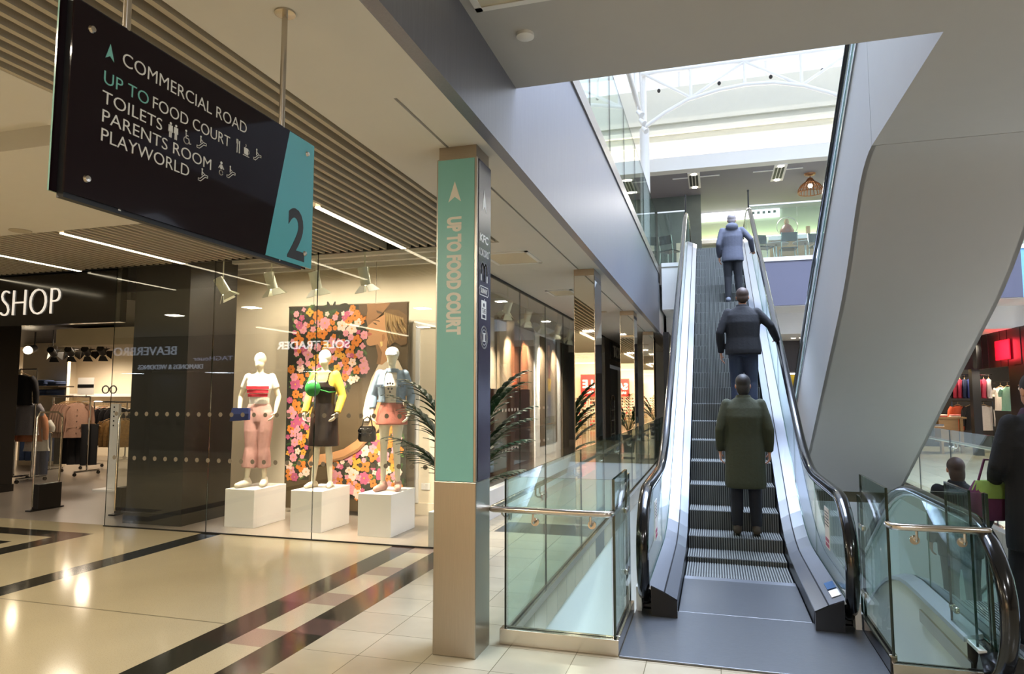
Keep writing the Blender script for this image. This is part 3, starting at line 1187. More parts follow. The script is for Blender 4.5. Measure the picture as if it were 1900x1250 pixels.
for y in (1.632, 2.443):
    part('rod', B().tube([(-1.757, y, 2.2), (-1.757, y, 3.30)], 0.0125, 12), 'steel_rail', sign, True)
    part('ceiling_disc', B().lathe([(0.045, 3.30), (0.045, 3.292), (0.013, 3.29)], (-1.757, y, 0), 24), 'steel_rail', sign, True)

# ================================================================== SIGN COLUMN
cxa, cxb, cya, cyb = -1.752, -1.462, 4.14, 4.42
colm = thing('column', 'square steel column clad with a teal food court panel and a dark side panel', 'column', (-1.607, 4.28, 0))
part('base_cladding', B().box(cxa, cxb, cya, cyb, 0, 1.085), 'steel', colm, bevel=0.006)
part('shaft', B().box(cxa, cxb, cya, cyb, 1.085, 3.215), 'steel', colm, bevel=0.006)
part('collar', B().box(cxa + 0.012, cxb - 0.012, cya + 0.012, cyb - 0.012, 3.215, 3.30), 'steel_h', colm)
cfp = part('front_panel', B().box(cxa + 0.012, cxb - 0.02, cya - 0.004, cya, 1.087, 3.205), 'teal', colm, label='teal panel facing the hall')
csp = part('side_panel', B().box(cxb, cxb + 0.004, cya + 0.02, cyb - 0.012, 1.087, 3.205), 'aubergine_panel', colm, label='dark aubergine side panel')
b = B()
text(b, 'UP TO FOOD COURT', 0.105, 0.785, (-1.675, cya - 0.004, 2.815), 'down-y', depth=0.001, bold=0.055)
part('lettering', b, 'lettering', cfp)
b = B()
flat(b, [(0, 0), (0.045, 0.035), (0.09, 0), (0.045, 0.14)], (-1.665, cya - 0.004, 2.915), '-y', 0.001)
part('arrow', b, 'lettering', cfp)
b = B()
XF = cxb + 0.004
yc = 4.28
D = 0.001
flat(b, [(0, 0), (0.045, 0.04), (0.09, 0), (0.045, 0.16)], (XF, yc - 0.055, 2.865), '+x', D)


def logo(b, nm='logo'):
    part(nm, b, 'lettering', csp)
    return B()


b = logo(b, 'arrow')
text(b, 'KFC', 0.055, 0.17, (XF, yc - 0.10, 2.655), '+x', depth=D, bold=0.02, skew=0.15)
b = logo(b)
text(b, 'KOKORO', 0.05, 0.20, (XF, yc - 0.115, 2.560), '+x', depth=D)
disc(b, 0.213, 0.052, 0.006, (XF, yc - 0.115, 2.560), '+x', D, 8)
b = logo(b)
# double arch
for x0 in (-0.03, 0.03):
    stroke(b, [(x0 - 0.03, 0.0)] + [(x0 - 0.03 * math.cos(q), 0.045 + 0.065 * math.sin(q)) for q in [math.pi * k / 12 for k in range(13)]] + [(x0 + 0.03, 0.0)], 0.017, (XF, yc - 0.01, 2.402), '+x', D)
b = logo(b)
# outlined word badge
stroke(b, [(-0.09, 0.0), (0.075, 0.0), (0.095, 0.02), (0.08, 0.06), (-0.075, 0.06), (-0.098, 0.035)], 0.005, (XF, yc - 0.01, 2.298), '+x', D, True)
text(b, 'SUBWAY', 0.034, 0.135, (XF, yc - 0.078, 2.312), '+x', depth=D, bold=0.01)
disc(b, 0.03, 0.0, 0.006, (XF, yc - 0.03, 2.272), '+x', D, 8)
b = logo(b)
# pale card with a small emblem
flat(b, [(-0.05, 0), (0.05, 0), (0.05, 0.125), (-0.05, 0.125)], (XF, yc - 0.015, 2.14), '+x', D)
b = logo(b, 'card')
b = B()
disc(b, 0.0, 0.095, 0.014, (XF + D, yc - 0.015, 2.14), '+x', D, 12)
text(b, 'TAS', 0.035, 0.07, (XF + D, yc - 0.05, 2.178), '+x', depth=D)
flat(b, [(-0.03, 0.008), (0.03, 0.008), (0.03, 0.03), (-0.03, 0.03)], (XF + D, yc - 0.015, 2.14), '+x', D)
part('card_print', b, 'aubergine_panel', csp)
b = B()
L = (XF, yc - 0.005, 2.02)
for k in range(26):
    a0 = 360 * k / 26
    stroke(b, arc(0, 0, 0.068, a0, a0 + 8, 2, 0.072), 0.010, L, '+x', D)
stroke(b, arc(0, 0, 0.048, 0, 360, 24, 0.051), 0.004, L, '+x', D)
for k in (-1, 0, 1):
    flat(b, [(k * 0.014 - 0.004, -0.024), (k * 0.014 + 0.004, -0.024), (k * 0.014 + 0.004, 0.024), (k * 0.014 - 0.004, 0.024)], L, '+x', D)
stroke(b, [(-0.024, 0.026), (0.024, 0.026)], 0.006, L, '+x', D)
stroke(b, [(-0.024, -0.026), (0.024, -0.026)], 0.006, L, '+x', D)
part('round_emblem', b, 'lettering', csp)

# ---- mirrored columns down the passage
for i, (y, lb) in enumerate(((8.77, 'mirror-clad square column nearest the sign column'), (13.36, 'mirror-clad column before the dark shop doorway'), (17.85, 'mirror-clad column furthest down the passage'))):
    c = thing('column', lb, 'column', (-1.605, y + 0.14, 0), 'mirrored columns along the passage')
    part('steel_core', B().box(-1.74, -1.472, y + 0.008, y + 0.55, 0, 3.30), 'steel_h', c)
    part('mirror_face', B().box(-1.735, -1.477, y, y + 0.008, 0.05, 3.215), 'mirror', c)
    part('mirror_side', B().box(-1.472, -1.466, y + 0.02, y + 0.54, 0.05, 3.215), 'mirror', c)
    b = B()
    for x in (-1.742, -1.474):
        b.box(x, x + 0.006, y - 0.003, y + 0.008, 0.0, 3.22)
    part('edge_strip', b, 'steel_rail', c)
    part('collar', B().box(-1.74, -1.470, y - 0.004, y + 0.55, 3.215, 3.30), 'steel_h', c)

# ---- strip lights in the slatted ceiling
for x, y0, y1, lb in ((-3.31, 5.15, 6.90, 'bright strip light in the slats beside the hanging sign, pointing at the shop window'), (-4.72, 5.25, 6.92, 'strip light in the slats hidden behind the hanging sign'),
                      (-6.35, 5.25, 6.92, 'strip light in the slats between the shop entrance and the window'), (-8.05, 5.25, 6.95, 'strip light in the slats in front of the shop entrance'), (-9.7, 5.25, 6.95, 'strip light in the slats furthest left over the shop entrance')):
    t = thing('strip_light', lb, 'light', (x, (y0 + y1) / 2, 3.285), 'strip lights in the slatted ceiling')
    b = B().box(x - 0.04, x - 0.026, y0, y1, 3.288, 3.36).box(x + 0.026, x + 0.04, y0, y1, 3.288, 3.36).box(x - 0.026, x + 0.026, y0, y1, 3.34, 3.36)
    part('housing', b, 'slat', t)
    part('diffuser', B().box(x - 0.026, x + 0.026, y0, y1, 3.284, 3.295), 'led', t)
for x in (-3.3, -6.35, -8.05, -10.5):
    t = thing('strip_light', 'strip light in the ceiling opposite the shop window, seen mirrored in its glass', 'light', (x, -1.6, 3.285), 'strip lights over the hall behind')
    part('diffuser', B().box(x - 0.03, x + 0.03, -3.2, 0.0, 3.272, 3.295), 'led', t)

# recessed square luminaires, smoke detector, ceiling speaker
for x0, x1, y0, y1, z, lb in ((-2.60, -2.02, 7.45, 8.16, ZL, 'shallow square recessed light nearest the sign column'), (-2.53, -2.1, 10.4, 11.0, ZL, 'shallow recessed light by the first mirrored column'),
                              (-1.26, -0.6, 2.9, 3.545, ZR, 'square recessed light beside the dark fascia over the escalator hall')):
    t = thing('recessed_light', lb, 'light', ((x0 + x1) / 2, (y0 + y1) / 2, z - 0.012))
    b = B().box(x0, x1, y0, y0 + 0.04, z - 0.012, z).box(x0, x1, y1 - 0.04, y1, z - 0.012, z).box(x0, x0 + 0.04, y0, y1, z - 0.012, z).box(x1 - 0.04, x1, y0, y1, z - 0.012, z)
    part('frame', b, 'white', t)
    part('diffuser', B().box(x0 + 0.04, x1 - 0.04, y0 + 0.04, y1 - 0.04, z - 0.006, z - 0.001), P('recess_satin', '#d8cdb4', 0.35, 0.2, var=0.03), t)
b = B().lathe([(0.055, ZR), (0.055, ZR - 0.02), (0.03, ZR - 0.03), (0.0, ZR - 0.031)], (-1.06, 3.87, 0), 24)
solo('smoke_detector', b, 'white', 'small round white smoke detector on the grey ceiling', 'smoke detector', smooth=True)
b = B().lathe([(0.10, ZL), (0.10, ZL - 0.008), (0.0, ZL - 0.01)], (-6.69, 5.08, 0), 24)
solo('ceiling_speaker', b, 'slat', 'round flush speaker in the plaster ceiling by the slats', 'speaker', smooth=True)
b = B().box(-2.55, -2.0, 13.25, 13.42, ZL - 0.01, ZL)
solo('air_grille', b, 'slat', 'narrow ceiling air grille above the second mirrored column', 'grille')


# ================================================================== ESCALATORS
RISE, SA, SL = 5.15, 1.08, math.tan(math.radians(30))
SB = SA + RISE / SL
SEND = SB + 1.10


def zn(s, w=0.6):
    def ramp(u):
        if u < -w:
            return 0.0
        if u > w:
            return u
        return (u + w) ** 2 / (4 * w)
    return SL * (ramp(s - SA) - ramp(s - SB))


def samples(a, b_, step=0.3):
    n = max(2, int((b_ - a) / step))
    return [a + (b_ - a) * i / n for i in range(n + 1)]


NEWEL = [(-0.70, 0.06), (-0.78, 0.038)] + [(-0.83 - 0.35 * math.sin(math.radians(q)), 0.47 - 0.43 * math.cos(math.radians(q))) for q in range(15, 91, 15)] + \
        [(-0.65 - 0.53 * math.cos(math.radians(q)), 0.47 + 0.43 * math.sin(math.radians(q))) for q in range(12, 91, 13)]

# ribbed step, built once about its own nosing point
bs = B()
bs.box(-0.465, 0.465, -0.2, 0.2, -0.24, -0.008)
for k in range(40):
    x = -0.455 + 0.0233 * k
    bs.box(x - 0.0055, x + 0.0055, -0.2, 0.2, -0.008, 0.0)
    bs.box(x - 0.0055, x + 0.0055, -0.208, -0.2, -0.24, -0.004)
fb = bs.m
for i in range(len(fb)):
    fb[i] = 1 if i < 6 else 0
STEP = bs.mesh('step', ['step', 'step_dark'])


def escalator(label, xc, Y0, dr, z0, under, with_steps=True, clad='white', plates=((-2.0, 0.0), (SEND, SEND + 1.2)), tops=True):
    def W(x, s, h):
        return (xc + x, Y0 + dr * s, z0 + h)
    t = thing('escalator', label, 'escalator', (xc, Y0, z0))
    ss = samples(-1.05, SEND + 0.9, 0.25)
    # cladding: side walls and soffit
    b = B()
    top = [(s, zn(s) + 0.19) for s in ss]
    prof = top + under[::-1]
    for sg_ in (-1, 1):
        x0, x1 = (0.735, 0.775)
        n = len(prof)
        vs = [W(sg_ * x0, s, h) for s, h in prof] + [W(sg_ * x1, s, h) for s, h in prof]
        fs = [(i, (i + 1) % n, n + (i + 1) % n, n + i) for i in range(n)] + [tuple(range(n)), tuple(range(n, 2 * n))[::-1]]
        b.add(vs, fs)
    nu = len(under)
    for hw, dh in ((0.775, 0.0), (0.735, 0.04)):
        b.add([W(-hw, s, h + dh) for s, h in under] + [W(hw, s, h + dh) for s, h in under], [(i, nu + i, nu + i + 1, i + 1) for i in range(nu - 1)])
    part('cladding', b, clad, t, True)
    # decks, skirts
    for sg_ in (-1, 1):
        for nm, mt, sec in (('skirt', 'skirt', [(0.470, -0.10), (0.478, 0.13), (0.50, 0.13), (0.50, -0.10)]),
                            ('inner_deck', 'alu', [(0.474, 0.13), (0.555, 0.178), (0.555, 0.165), (0.474, 0.115)]),
                            ('deck_groove', 'skirt', [(0.555, 0.172), (0.567, 0.176), (0.567, 0.16), (0.555, 0.16)]),
                            ('upper_deck', 'alu', [(0.567, 0.180), (0.672, 0.225), (0.672, 0.20), (0.567, 0.165)]),
                            ('outer_deck', 'alu', [(0.688, 0.225), (0.79, 0.20), (0.79, 0.17), (0.688, 0.195)])):
            s_lo, s_hi = {'skirt': (-1.0, SEND + 0.9), 'upper_deck': (-1.12, SEND + 1.0), 'outer_deck': (-0.70, SEND + 0.70)}.get(nm, (-1.12, SEND + 1.0))
            rings = [[W(sg_ * x, s, zn(s) + h) for x, h in sec] for s in samples(s_lo, s_hi, 0.25)]
            part(nm, B().loft(rings), mt, t)
        # black end caps of the decks, inlets of the handrail
        for e, o_ in ((-1.12, -1), (SEND + 1.0, 1)):
            hb = zn(e)
            pr = [(0.466, 0.0), (0.466, 0.135), (0.56, 0.185), (0.655, 0.225), (0.655, 0.0)]
            rings = [[W(sg_ * x, e + o_ * q, hb + h) for x, h in pr] for q in (0.0, 0.03)]
            part('deck_end_cap', B().loft(rings), 'blackgloss', t)
            pr = [(0.655, 0.0), (0.655, 0.20), (0.775, 0.17), (0.775, 0.0)]
            e2 = -0.70 if o_ < 0 else SEND + 0.70
            rings = [[W(sg_ * x, q, zn(q) + h) for x, h in pr] for q in (e2 + o_ * 0.26, e2 + o_ * 0.2, e2)]
            rings[0] = [(p_[0], p_[1], z0 + hb + (p_[2] - z0 - hb) * 0.55) for p_ in rings[0]]
            part('handrail_inlet', B().loft(rings), 'blackgloss', t)
        # handrail loop
        p = [(s, h) for s, h in NEWEL]
        p += [(s, zn(s) + 0.90) for s in samples(-0.45, SEND + 0.45, 0.22)]
        p += [(SEND - s, RISE + h) for s, h in NEWEL[::-1]]
        sec = [(0.031 * math.cos(q), 0.047 * math.sin(q)) for q in [2 * math.pi * k / 14 for k in range(14)]]
        part('handrail', B().sweep([W(sg_ * 0.71, s, h) for s, h in p], sec, up=(1, 0, 0)), 'rubber', t, True)

        def inner(off):
            out = []
            for i, (s, h) in enumerate(p):
                a = Vector(p[max(i - 1, 0)])
                c = Vector(p[min(i + 1, len(p) - 1)])
                d_ = (c - a).normalized()
                out.append((s + d_.y * off, h - d_.x * off))
            return out
        g = inner(0.036)
        sec = [(0.014 * math.cos(q), 0.016 * math.sin(q)) for q in [2 * math.pi * k / 8 for k in range(8)]]
        part('handrail_guide', B().sweep([W(sg_ * 0.70, s, h) for s, h in g], sec, up=(1, 0, 0)), 'chrome', t, True)
        # glass panes
        cuts = [-1.15, 0.35, 1.9, 3.6, 5.3, 7.0, 8.7, SEND - 0.35, SEND + 1.15]
        gi = inner(0.045)
        for a, c in zip(cuts[:-1], cuts[1:]):
            if a < -1:
                up_ = [q for q in gi[1:] if q[0] <= c]
                pts = [(-1.0, 0.2)] + up_ + [(c, zn(c) + 0.86), (c, zn(c) + 0.2)]
                pts = [q for q in pts if q[1] >= 0.2 or q[0] == c]
            elif c > SEND + 1:
                up_ = [q for q in gi[:-1] if q[0] >= a and q[1] >= RISE + 0.2]
                pts = [(a, zn(a) + 0.2), (a, zn(a) + 0.86)] + up_ + [(SEND + 1.0, RISE + 0.2)]
            else:
                st = samples(a + 0.004, c - 0.004, 0.25)
                pts = [(s, zn(s) + 0.2) for s in st] + [(s, zn(s) + 0.86) for s in st[::-1]]
            n = len(pts)
            vs = [W(sg_ * 0.676, s, h) for s, h in pts] + [W(sg_ * 0.684, s, h) for s, h in pts]
            fs = [(i, (i + 1) % n, n + (i + 1) % n, n + i) for i in range(n)] + [tuple(range(n)), tuple(range(n, 2 * n))[::-1]]
            part('glass_pane', B().add(vs, fs, [1] * n + [0, 0]), ['glass_green', 'glass_edge_light'], t)
    # landing plates with combs
    for (a, c), hh in zip(plates, (0.0, RISE)):
        lo, hi = (a, c)
        b = B()
        inner_w = 0.466
        mid = -0.98 if hh == 0.0 else SEND + 0.98
        pl = [(lo, mid, 0.78), (mid, hi, inner_w)] if hh == 0.0 else [(lo, mid, inner_w), (mid, hi, 0.78)]
        for q0, q1, w in pl:
            y0, y1 = sorted((Y0 + dr * q0, Y0 + dr * q1))
            b.box(xc - w, xc + w, y0 + 0.003, y1 - 0.003, z0 + hh + 0.002, z0 + hh + 0.014)
        part('landing_plate', b, 'alu_plate', t, bevel=0.002)
        e = 0.0 if hh == 0.0 else SEND
        y0, y1 = sorted((Y0 + dr * e, Y0 + dr * (e + (0.12 if hh == 0.0 else -0.12))))
        b = B().box(xc - 0.466, xc + 0.466, y0, y1, z0 + hh + 0.0, z0 + hh + 0.008)
        part('comb_plate', b, 'alu', t)
    if with_steps:
        s = 0.14
        while s < SEND - 0.1:
            o = bpy.data.objects.new('step', STEP)
            col.objects.link(o)
            o.parent = t
            o.location = (0, dr * s, zn(s - 0.0) - 0.005)
            if dr < 0:
                o.rotation_euler = (0, 0, math.pi)
            s += 0.4
    return t, W


und = [(s, zn(s) - 0.95) for s in samples(-1.05, SEND + 0.9, 0.5)]
esc, WM = escalator('up escalator in the middle of the hall carrying riders to the upper floor', 0.17, 6.42, 1, 0.0, und)
# labels and notices on its balustrade
b = B()
p0 = [WM(0.60, -0.78, 0.199), WM(0.66, -0.78, 0.2235), WM(0.66, -0.60, 0.2235), WM(0.60, -0.60, 0.199)]
b.loft([[tuple(Vector(q) + Vector((0, 0, 0.000))) for q in p0], [tuple(Vector(q) + Vector((0, 0, 0.004))) for q in p0]])
part('control_display', b, P('blue_grey_display', '#3d5f86', 0.3, var=0.3, scale=40), esc, label='small blue display on the deck')
b = B()
p0 = [WM(0.60, -0.98, 0.199), WM(0.66, -0.98, 0.2235), WM(0.66, -0.82, 0.2235), WM(0.60, -0.82, 0.199)]
b.loft([p0, [tuple(Vector(q) + Vector((0, 0, 0.004))) for q in p0]])
part('key_switch_plate', b, 'white', esc)
for sg_ in (-1, 1):
    b = B()
    x = 0.17 + sg_ * 0.674
    xa, xb = sorted((x, x - sg_ * 0.002))
    b.box(xa, xb, 5.95, 6.17, 0.42, 0.74)
    nt_ = part('notice', b, 'paper', esc, label='white safety notice on the glass')
    b = B()
    xa, xb = sorted((x - sg_ * 0.002, x - sg_ * 0.003))
    for k in range(5):
        b.box(xa, xb, 5.97, 6.15, 0.70 - 0.025 * k, 0.708 - 0.025 * k, 0)
    for k in range(4):
        yy = 5.975 + 0.045 * k
        b.box(xa, xb, yy, yy + 0.034, 0.47, 0.50, 1)
        b.box(xa, xb, yy, yy + 0.034, 0.43, 0.46, 1)
    part('notice_print', b, ['aubergine_panel', P('notice_red', '#a8365a', 0.5)], nt_)

# descending overhead escalator: broad white soffit
yb_ = lambda Y: 16.38 - Y
und2 = [(-1.05, 0.003), (yb_(13.02), 0.003)] + [(yb_(Y), 0.744 + 0.577 * (11.7 - Y)) for Y in (12.5, 11.5, 10.5, 9.5, 8.9, 8.5)] + [(yb_(Y), z) for Y, z in ((8.25, 2.75), (8.0, 2.93), (7.75, 3.135), (7.5, 3.36), (7.3, 3.53), (7.1, 3.675), (6.95, 3.755), (6.8, 3.81), (6.68, 3.84), (6.56, 3.85))] + [(yb_(6.555), 4.96), (SEND + 0.9, 4.96)]
esc2, W2 = escalator('escalator from the upper floor, seen from below as a broad white sloping soffit', 2.175, 16.38, -1, 0.0, und2, with_steps=False, clad='soffit_grey', plates=((-1.6, 0.0), (SEND, SEND + 1.0)))
# down escalator beside it, leading to the lower floor
und3 = [(s, zn(s) - 0.95 if s > 1.2 else max(zn(s) - 0.95, 0.21)) for s in samples(-1.05, SEND + 0.4, 0.5)]
und3 = [(s, max(zn(s) - 0.9, 0.21 if s < 2.6 else -9)) for s in samples(-1.05, SEND + 0.35, 0.5)]
und3 = [(s, min(h, zn(s) + 0.05)) for s, h in und3]
esc3, W3 = escalator('down escalator at the right edge under the white soffit', 2.185, 16.60, -1, -5.15, und3)


# ================================================================== GLASS BALUSTRADES
def bracket(b, p, out, r=0.008):
    """J shaped rail bracket with a round fixing on the glass; out = unit vector from glass to rail"""
    P_, O_ = Vector(p), Vector(out)
    b.tube([P_ + O_ * 0.0, P_ + O_ * 0.045, P_ + O_ * 0.06 + Vector((0, 0, 0.015)), P_ + O_ * 0.06 + Vector((0, 0, 0.075))], r, 8)
    b.tube([P_ - O_ * 0.004, P_ + O_ * 0.012], 0.027, 16)
    return b


def clamp(b, p, ax='y'):
    P_ = Vector(p)
    for s in (-1, 1):
        q = P_ + (Vector((0, 0.035 * s, 0)) if ax == 'y' else Vector((0.035 * s, 0, 0)))
        b.box(q.x - (0.014 if ax == 'y' else 0.032), q.x + (0.014 if ax == 'y' else 0.032), q.y - (0.032 if ax == 'y' else 0.014), q.y + (0.032 if ax == 'y' else 0.014), q.z - 0.022, q.z + 0.022)
    return b


bal = thing('glass_balustrade', 'long glass balustrade with steel handrail round the stairwell void left of the up escalator', 'balustrade', (-1.37, 4.47, 0))
part('base_shoe', B().box(-1.40, -0.614, 4.44, 4.52, 0, 0.10).box(-1.40, -1.34, 4.52, 19.6, 0, 0.06).box(-0.66, -0.614, 4.52, 5.32, 0, 0.10), 'steel_rail', bal, bevel=0.003)
part('base_capping', B().box(-1.33, -0.66, 4.525, 4.62, -0.06, 0.02), 'white', bal)
yj2 = [4.475, 5.62, 7.2, 8.75, 10.3, 11.85, 13.4, 14.95, 16.5, 18.05, 19.58]
for a, c in zip(yj2[:-1], yj2[1:]):
    part('glass_pane', B().pane('x', -1.377, -1.363, a + 0.004, c - 0.004, 0.06, 1.07), ['glass_green', 'glass_edge'], bal)
part('glass_pane', B().pane('y', -1.355, -0.655, 4.472, 4.486, 0.10, 1.09), ['glass_green', 'glass_edge'], bal)
part('glass_pane', B().pane('x', -0.648, -0.630, 4.465, 5.12, 0.10, 1.095), ['glass_green', 'glass_edge'], bal)
part('glass_pane', B().pane('x', -0.648, -0.634, 5.13, 5.30, 0.10, 1.05), ['glass_green', 'glass_edge'], bal)
part('glass_pane', B().pane('y', -1.36, 3.2, 19.52, 19.534, 0.06, 1.07), ['glass_green', 'glass_edge'], bal)
hr = [(-1.45, 19.45, 0.88), (-1.45, 4.45, 0.88)] + [(-1.45 + 0.03 * (1 - math.cos(math.radians(q))), 4.435 - 0.03 * math.sin(math.radians(q)), 0.88) for q in (30, 60, 90)] + [(-0.69, 4.405, 0.88), (-0.665, 4.41, 0.88), (-0.652, 4.43, 0.88), (-0.65, 4.465, 0.88)]
part('handrail', B().tube(hr, 0.021, 14), 'steel_rail', bal, True)
for x in (-1.16, -0.78):
    part('bracket', bracket(B(), (x, 4.470, 0.80), (0, -1, 0)), 'steel_rail', bal, True)
for y in yj2[1:-1]:
    for dy in (-0.07, 0.07):
        part('bracket', bracket(B(), (-1.378, y + dy, 0.80), (-1, 0, 0)), 'steel_rail', bal, True)
part('bracket', bracket(B(), (-1.378, 4.62, 0.80), (-1, 0, 0)), 'steel_rail', bal, True)
for z in (0.80, 0.365):
    part('clamp', clamp(B(), (-0.640, 5.125, z)), 'steel_rail', bal, bevel=0.012)

bal2 = thing('glass_balustrade', 'short glass enclosure with curved handrail between the up and down escalators', 'balustrade', (1.2, 4.63, 0))
part('base_shoe', B().box(0.965, 1.50, 4.60, 4.66, 0, 0.07).box(0.955, 1.005, 4.66, 5.45, 0, 0.10), 'steel_rail', bal2, bevel=0.003)
part('dark_kerb', B().box(0.952, 0.96, 4.60, 5.45, 0, 0.10), 'blackgloss', bal2)
part('sloping_kerb', B().box(1.395, 1.45, 4.70, 5.75, 0.0, 0.085), 'steel_rail', bal2)
part('glass_pane', B().pane('x', 0.972, 0.988, 4.64, 5.40, 0.10, 1.08), ['glass_green', 'glass_edge'], bal2)
part('glass_pane', B().pane('y', 0.985, 1.485, 4.625, 4.639, 0.07, 1.07), ['glass_green', 'glass_edge'], bal2)
part('glass_pane', B().pane('x', 1.415, 1.429, 4.66, 5.10, 0.085, 1.08), ['glass_green', 'glass_edge'], bal2)
part('glass_pane', B().pane('x', 0.972, 0.986, 5.41, 5.52, 0.10, 0.92), ['glass_green', 'glass_edge'], bal2)
part('glass_pane', B().pane('x', 1.485, 1.499, 4.60, 4.66, 0.0, 1.07), ['glass_edge', 'glass_edge'], bal2)
hr = [(0.985, 4.66, 0.865), (0.988, 4.60, 0.865), (1.0, 4.575, 0.865), (1.03, 4.565, 0.865), (1.45, 4.565, 0.865), (1.48, 4.572, 0.865), (1.492, 4.595, 0.865), (1.493, 4.63, 0.865)]
part('handrail', B().tube(hr, 0.021, 14), 'steel_rail', bal2, True)
for x in (1.115, 1.36):
    part('bracket', bracket(B(), (x, 4.624, 0.785), (0, -1, 0)), 'steel_rail', bal2, True)
for z in (0.71, 0.255):
    part('clamp', clamp(B(), (0.979, 5.405, z)), 'steel_rail', bal2, bevel=0.012)
part('clamp', clamp(B(), (1.43, 5.07, 0.29)), 'steel_rail', bal2, bevel=0.012)

bal3 = thing('glass_balustrade', 'glass balustrade with thin rail beyond the down escalator, in front of the clothes shop', 'balustrade', (3.3, 12.0, 0))
part('base_shoe', B().box(3.26, 3.34, 5.0, 19.6, 0, 0.06), 'steel_rail', bal3)
for k in range(9):
    y = 5.0 + 1.62 * k
    part('glass_pane', B().pane('x', 3.293, 3.307, y + 0.004, y + 1.612, 0.06, 1.14), ['glass_green', 'glass_edge'], bal3)
    b = B()
    for dy in (-0.07, 0.07):
        bracket(b, (3.308, y + dy + 0.08 if k == 0 else y + dy, 0.88), (1, 0, 0))
    part('bracket', b, 'steel_rail', bal3, True)
part('handrail', B().tube([(3.37, 5.0, 0.96), (3.37, 19.5, 0.96)], 0.021, 12), 'steel_rail', bal3, True)

# upper floor edge glass, left (on the grey fascia) and far
ub = thing('glass_balustrade', 'frameless glass balustrade standing on the grey metal fascia of the upper floor', 'balustrade', (-1.36, 11, 5.02))
for k in range(8):
    y = 4.6 + 1.67 * k
    part('glass_pane', B().pane('x', -1.37, -1.356, y + 0.004, y + 1.662, 5.02, 6.5), ['glass_green', 'glass_edge'], ub)
b = B()
for k in range(7):
    y = 4.6 + 1.67 * (k + 1)
    b.box(-1.372, -1.354, y - 0.003, y + 0.003, 5.02, 6.5)
part('joint', b, 'glass_edge', ub)
uf = thing('glass_balustrade', 'glass balustrade with white top rail at the top left of the up escalator', 'balustrade', (-0.95, 18.05, 5.1))
part('glass_pane', B().pane('y', -1.32, -0.62, 18.04, 18.054, 5.1, 6.45), ['glass_green', 'glass_edge'], uf)
part('top_rail', B().box(-1.32, -0.62, 18.03, 18.065, 6.45, 6.485), 'white', uf)
part('post', B().tube([(-0.60, 18.05, 5.1), (-0.60, 18.05, 6.85)], 0.02, 8).ball((-0.60, 18.05, 6.87), 0.03, 8, 6), 'black', uf)
ug = thing('glass_balustrade', 'glass balustrade with white top rail in front of the upper floor cafe', 'balustrade', (2.5, 18.05, 5.1))
for x0, x1 in ((0.98, 2.1), (2.1, 4.1), (4.1, 6.5), (6.5, 9.4)):
    part('glass_pane', B().pane('y', x0 + 0.004, x1 - 0.004, 18.04, 18.054, 5.1, 6.45), ['glass_green', 'glass_edge'], ug)
part('top_rail', B().box(0.98, 9.4, 18.03, 18.065, 6.45, 6.485), 'white', ug)
part('post', B().tube([(0.96, 18.05, 5.1), (0.96, 18.05, 6.85)], 0.02, 8).ball((0.96, 18.05, 6.87), 0.03, 8, 6), 'black', ug)

# ================================================================== ATRIUM STEELWORK
b = B().tube([(-1.66, 18.45, 5.0), (-1.66, 18.45, 8.95)], 0.13, 18)
colw = thing('steel_column', 'round white steel column carrying the arched roof truss', 'column', (-1.66, 18.45, 5.0))
part('shaft', b, 'whitegloss', colw, True)
part('upper_post', B().tube([(-1.66, 18.45, 8.95), (-1.66, 18.45, 11.4)], 0.075, 14), 'whitegloss', colw, True)
tr = thing('roof_truss', 'white arched steel truss with diagonal struts under the skylight', 'truss', (1.0, 18.3, 9.0))
ar = [(-1.66, 8.93), (-1.1, 9.28), (-0.5, 9.57), (0.3, 9.74), (1.0, 9.80), (1.7, 9.76), (2.4, 9.58), (3.1, 9.27), (3.9, 8.75), (4.5, 8.3)]
part('arched_chord', B().tube([(x, 18.3, z) for x, z in ar], 0.055, 12), 'whitegloss', tr, True)
part('top_chord', B().tube([(-1.7, 18.3, 10.45), (6.0, 18.3, 10.45)], 0.06, 12), 'whitegloss', tr, True)
for (x0, z0), (x1, z1) in (((-0.4, 9.62), (-0.4, 10.45)), ((0.98, 9.8), (0.98, 10.45)), ((2.36, 9.6), (2.36, 10.45)), ((3.7, 8.9), (3.7, 10.45)),
                           ((-1.6, 10.42), (-0.4, 9.62)), ((-0.4, 9.62), (0.98, 10.42)), ((0.98, 10.42), (2.36, 9.6)), ((2.36, 9.6), (3.7, 10.42))):
    part('strut', B().tube([(x0, 18.3, z0), (x1, 18.3, z1)], 0.042, 10), 'whitegloss', tr, True)
gd = thing('roof_girder', 'white steel girder running back from the round column along the void', 'girder', (-1.66, 14.0, 8.8))
part('lower_boom', B().tube([(-1.66, 18.4, 8.98), (-1.66, 5.0, 8.5)], 0.06, 12), 'whitegloss', gd, True)
part('upper_boom', B().tube([(-1.66, 18.4, 10.9), (-1.66, 5.0, 10.6)], 0.06, 12), 'whitegloss', gd, True)
for k in range(8):
    y = 18.0 - 1.6 * k
    part('strut', B().tube([(-1.66, y, 8.96), (-1.66, y - 0.8, 10.8), (-1.66, y - 1.6, 8.93)], 0.035, 8), 'whitegloss', gd, True)
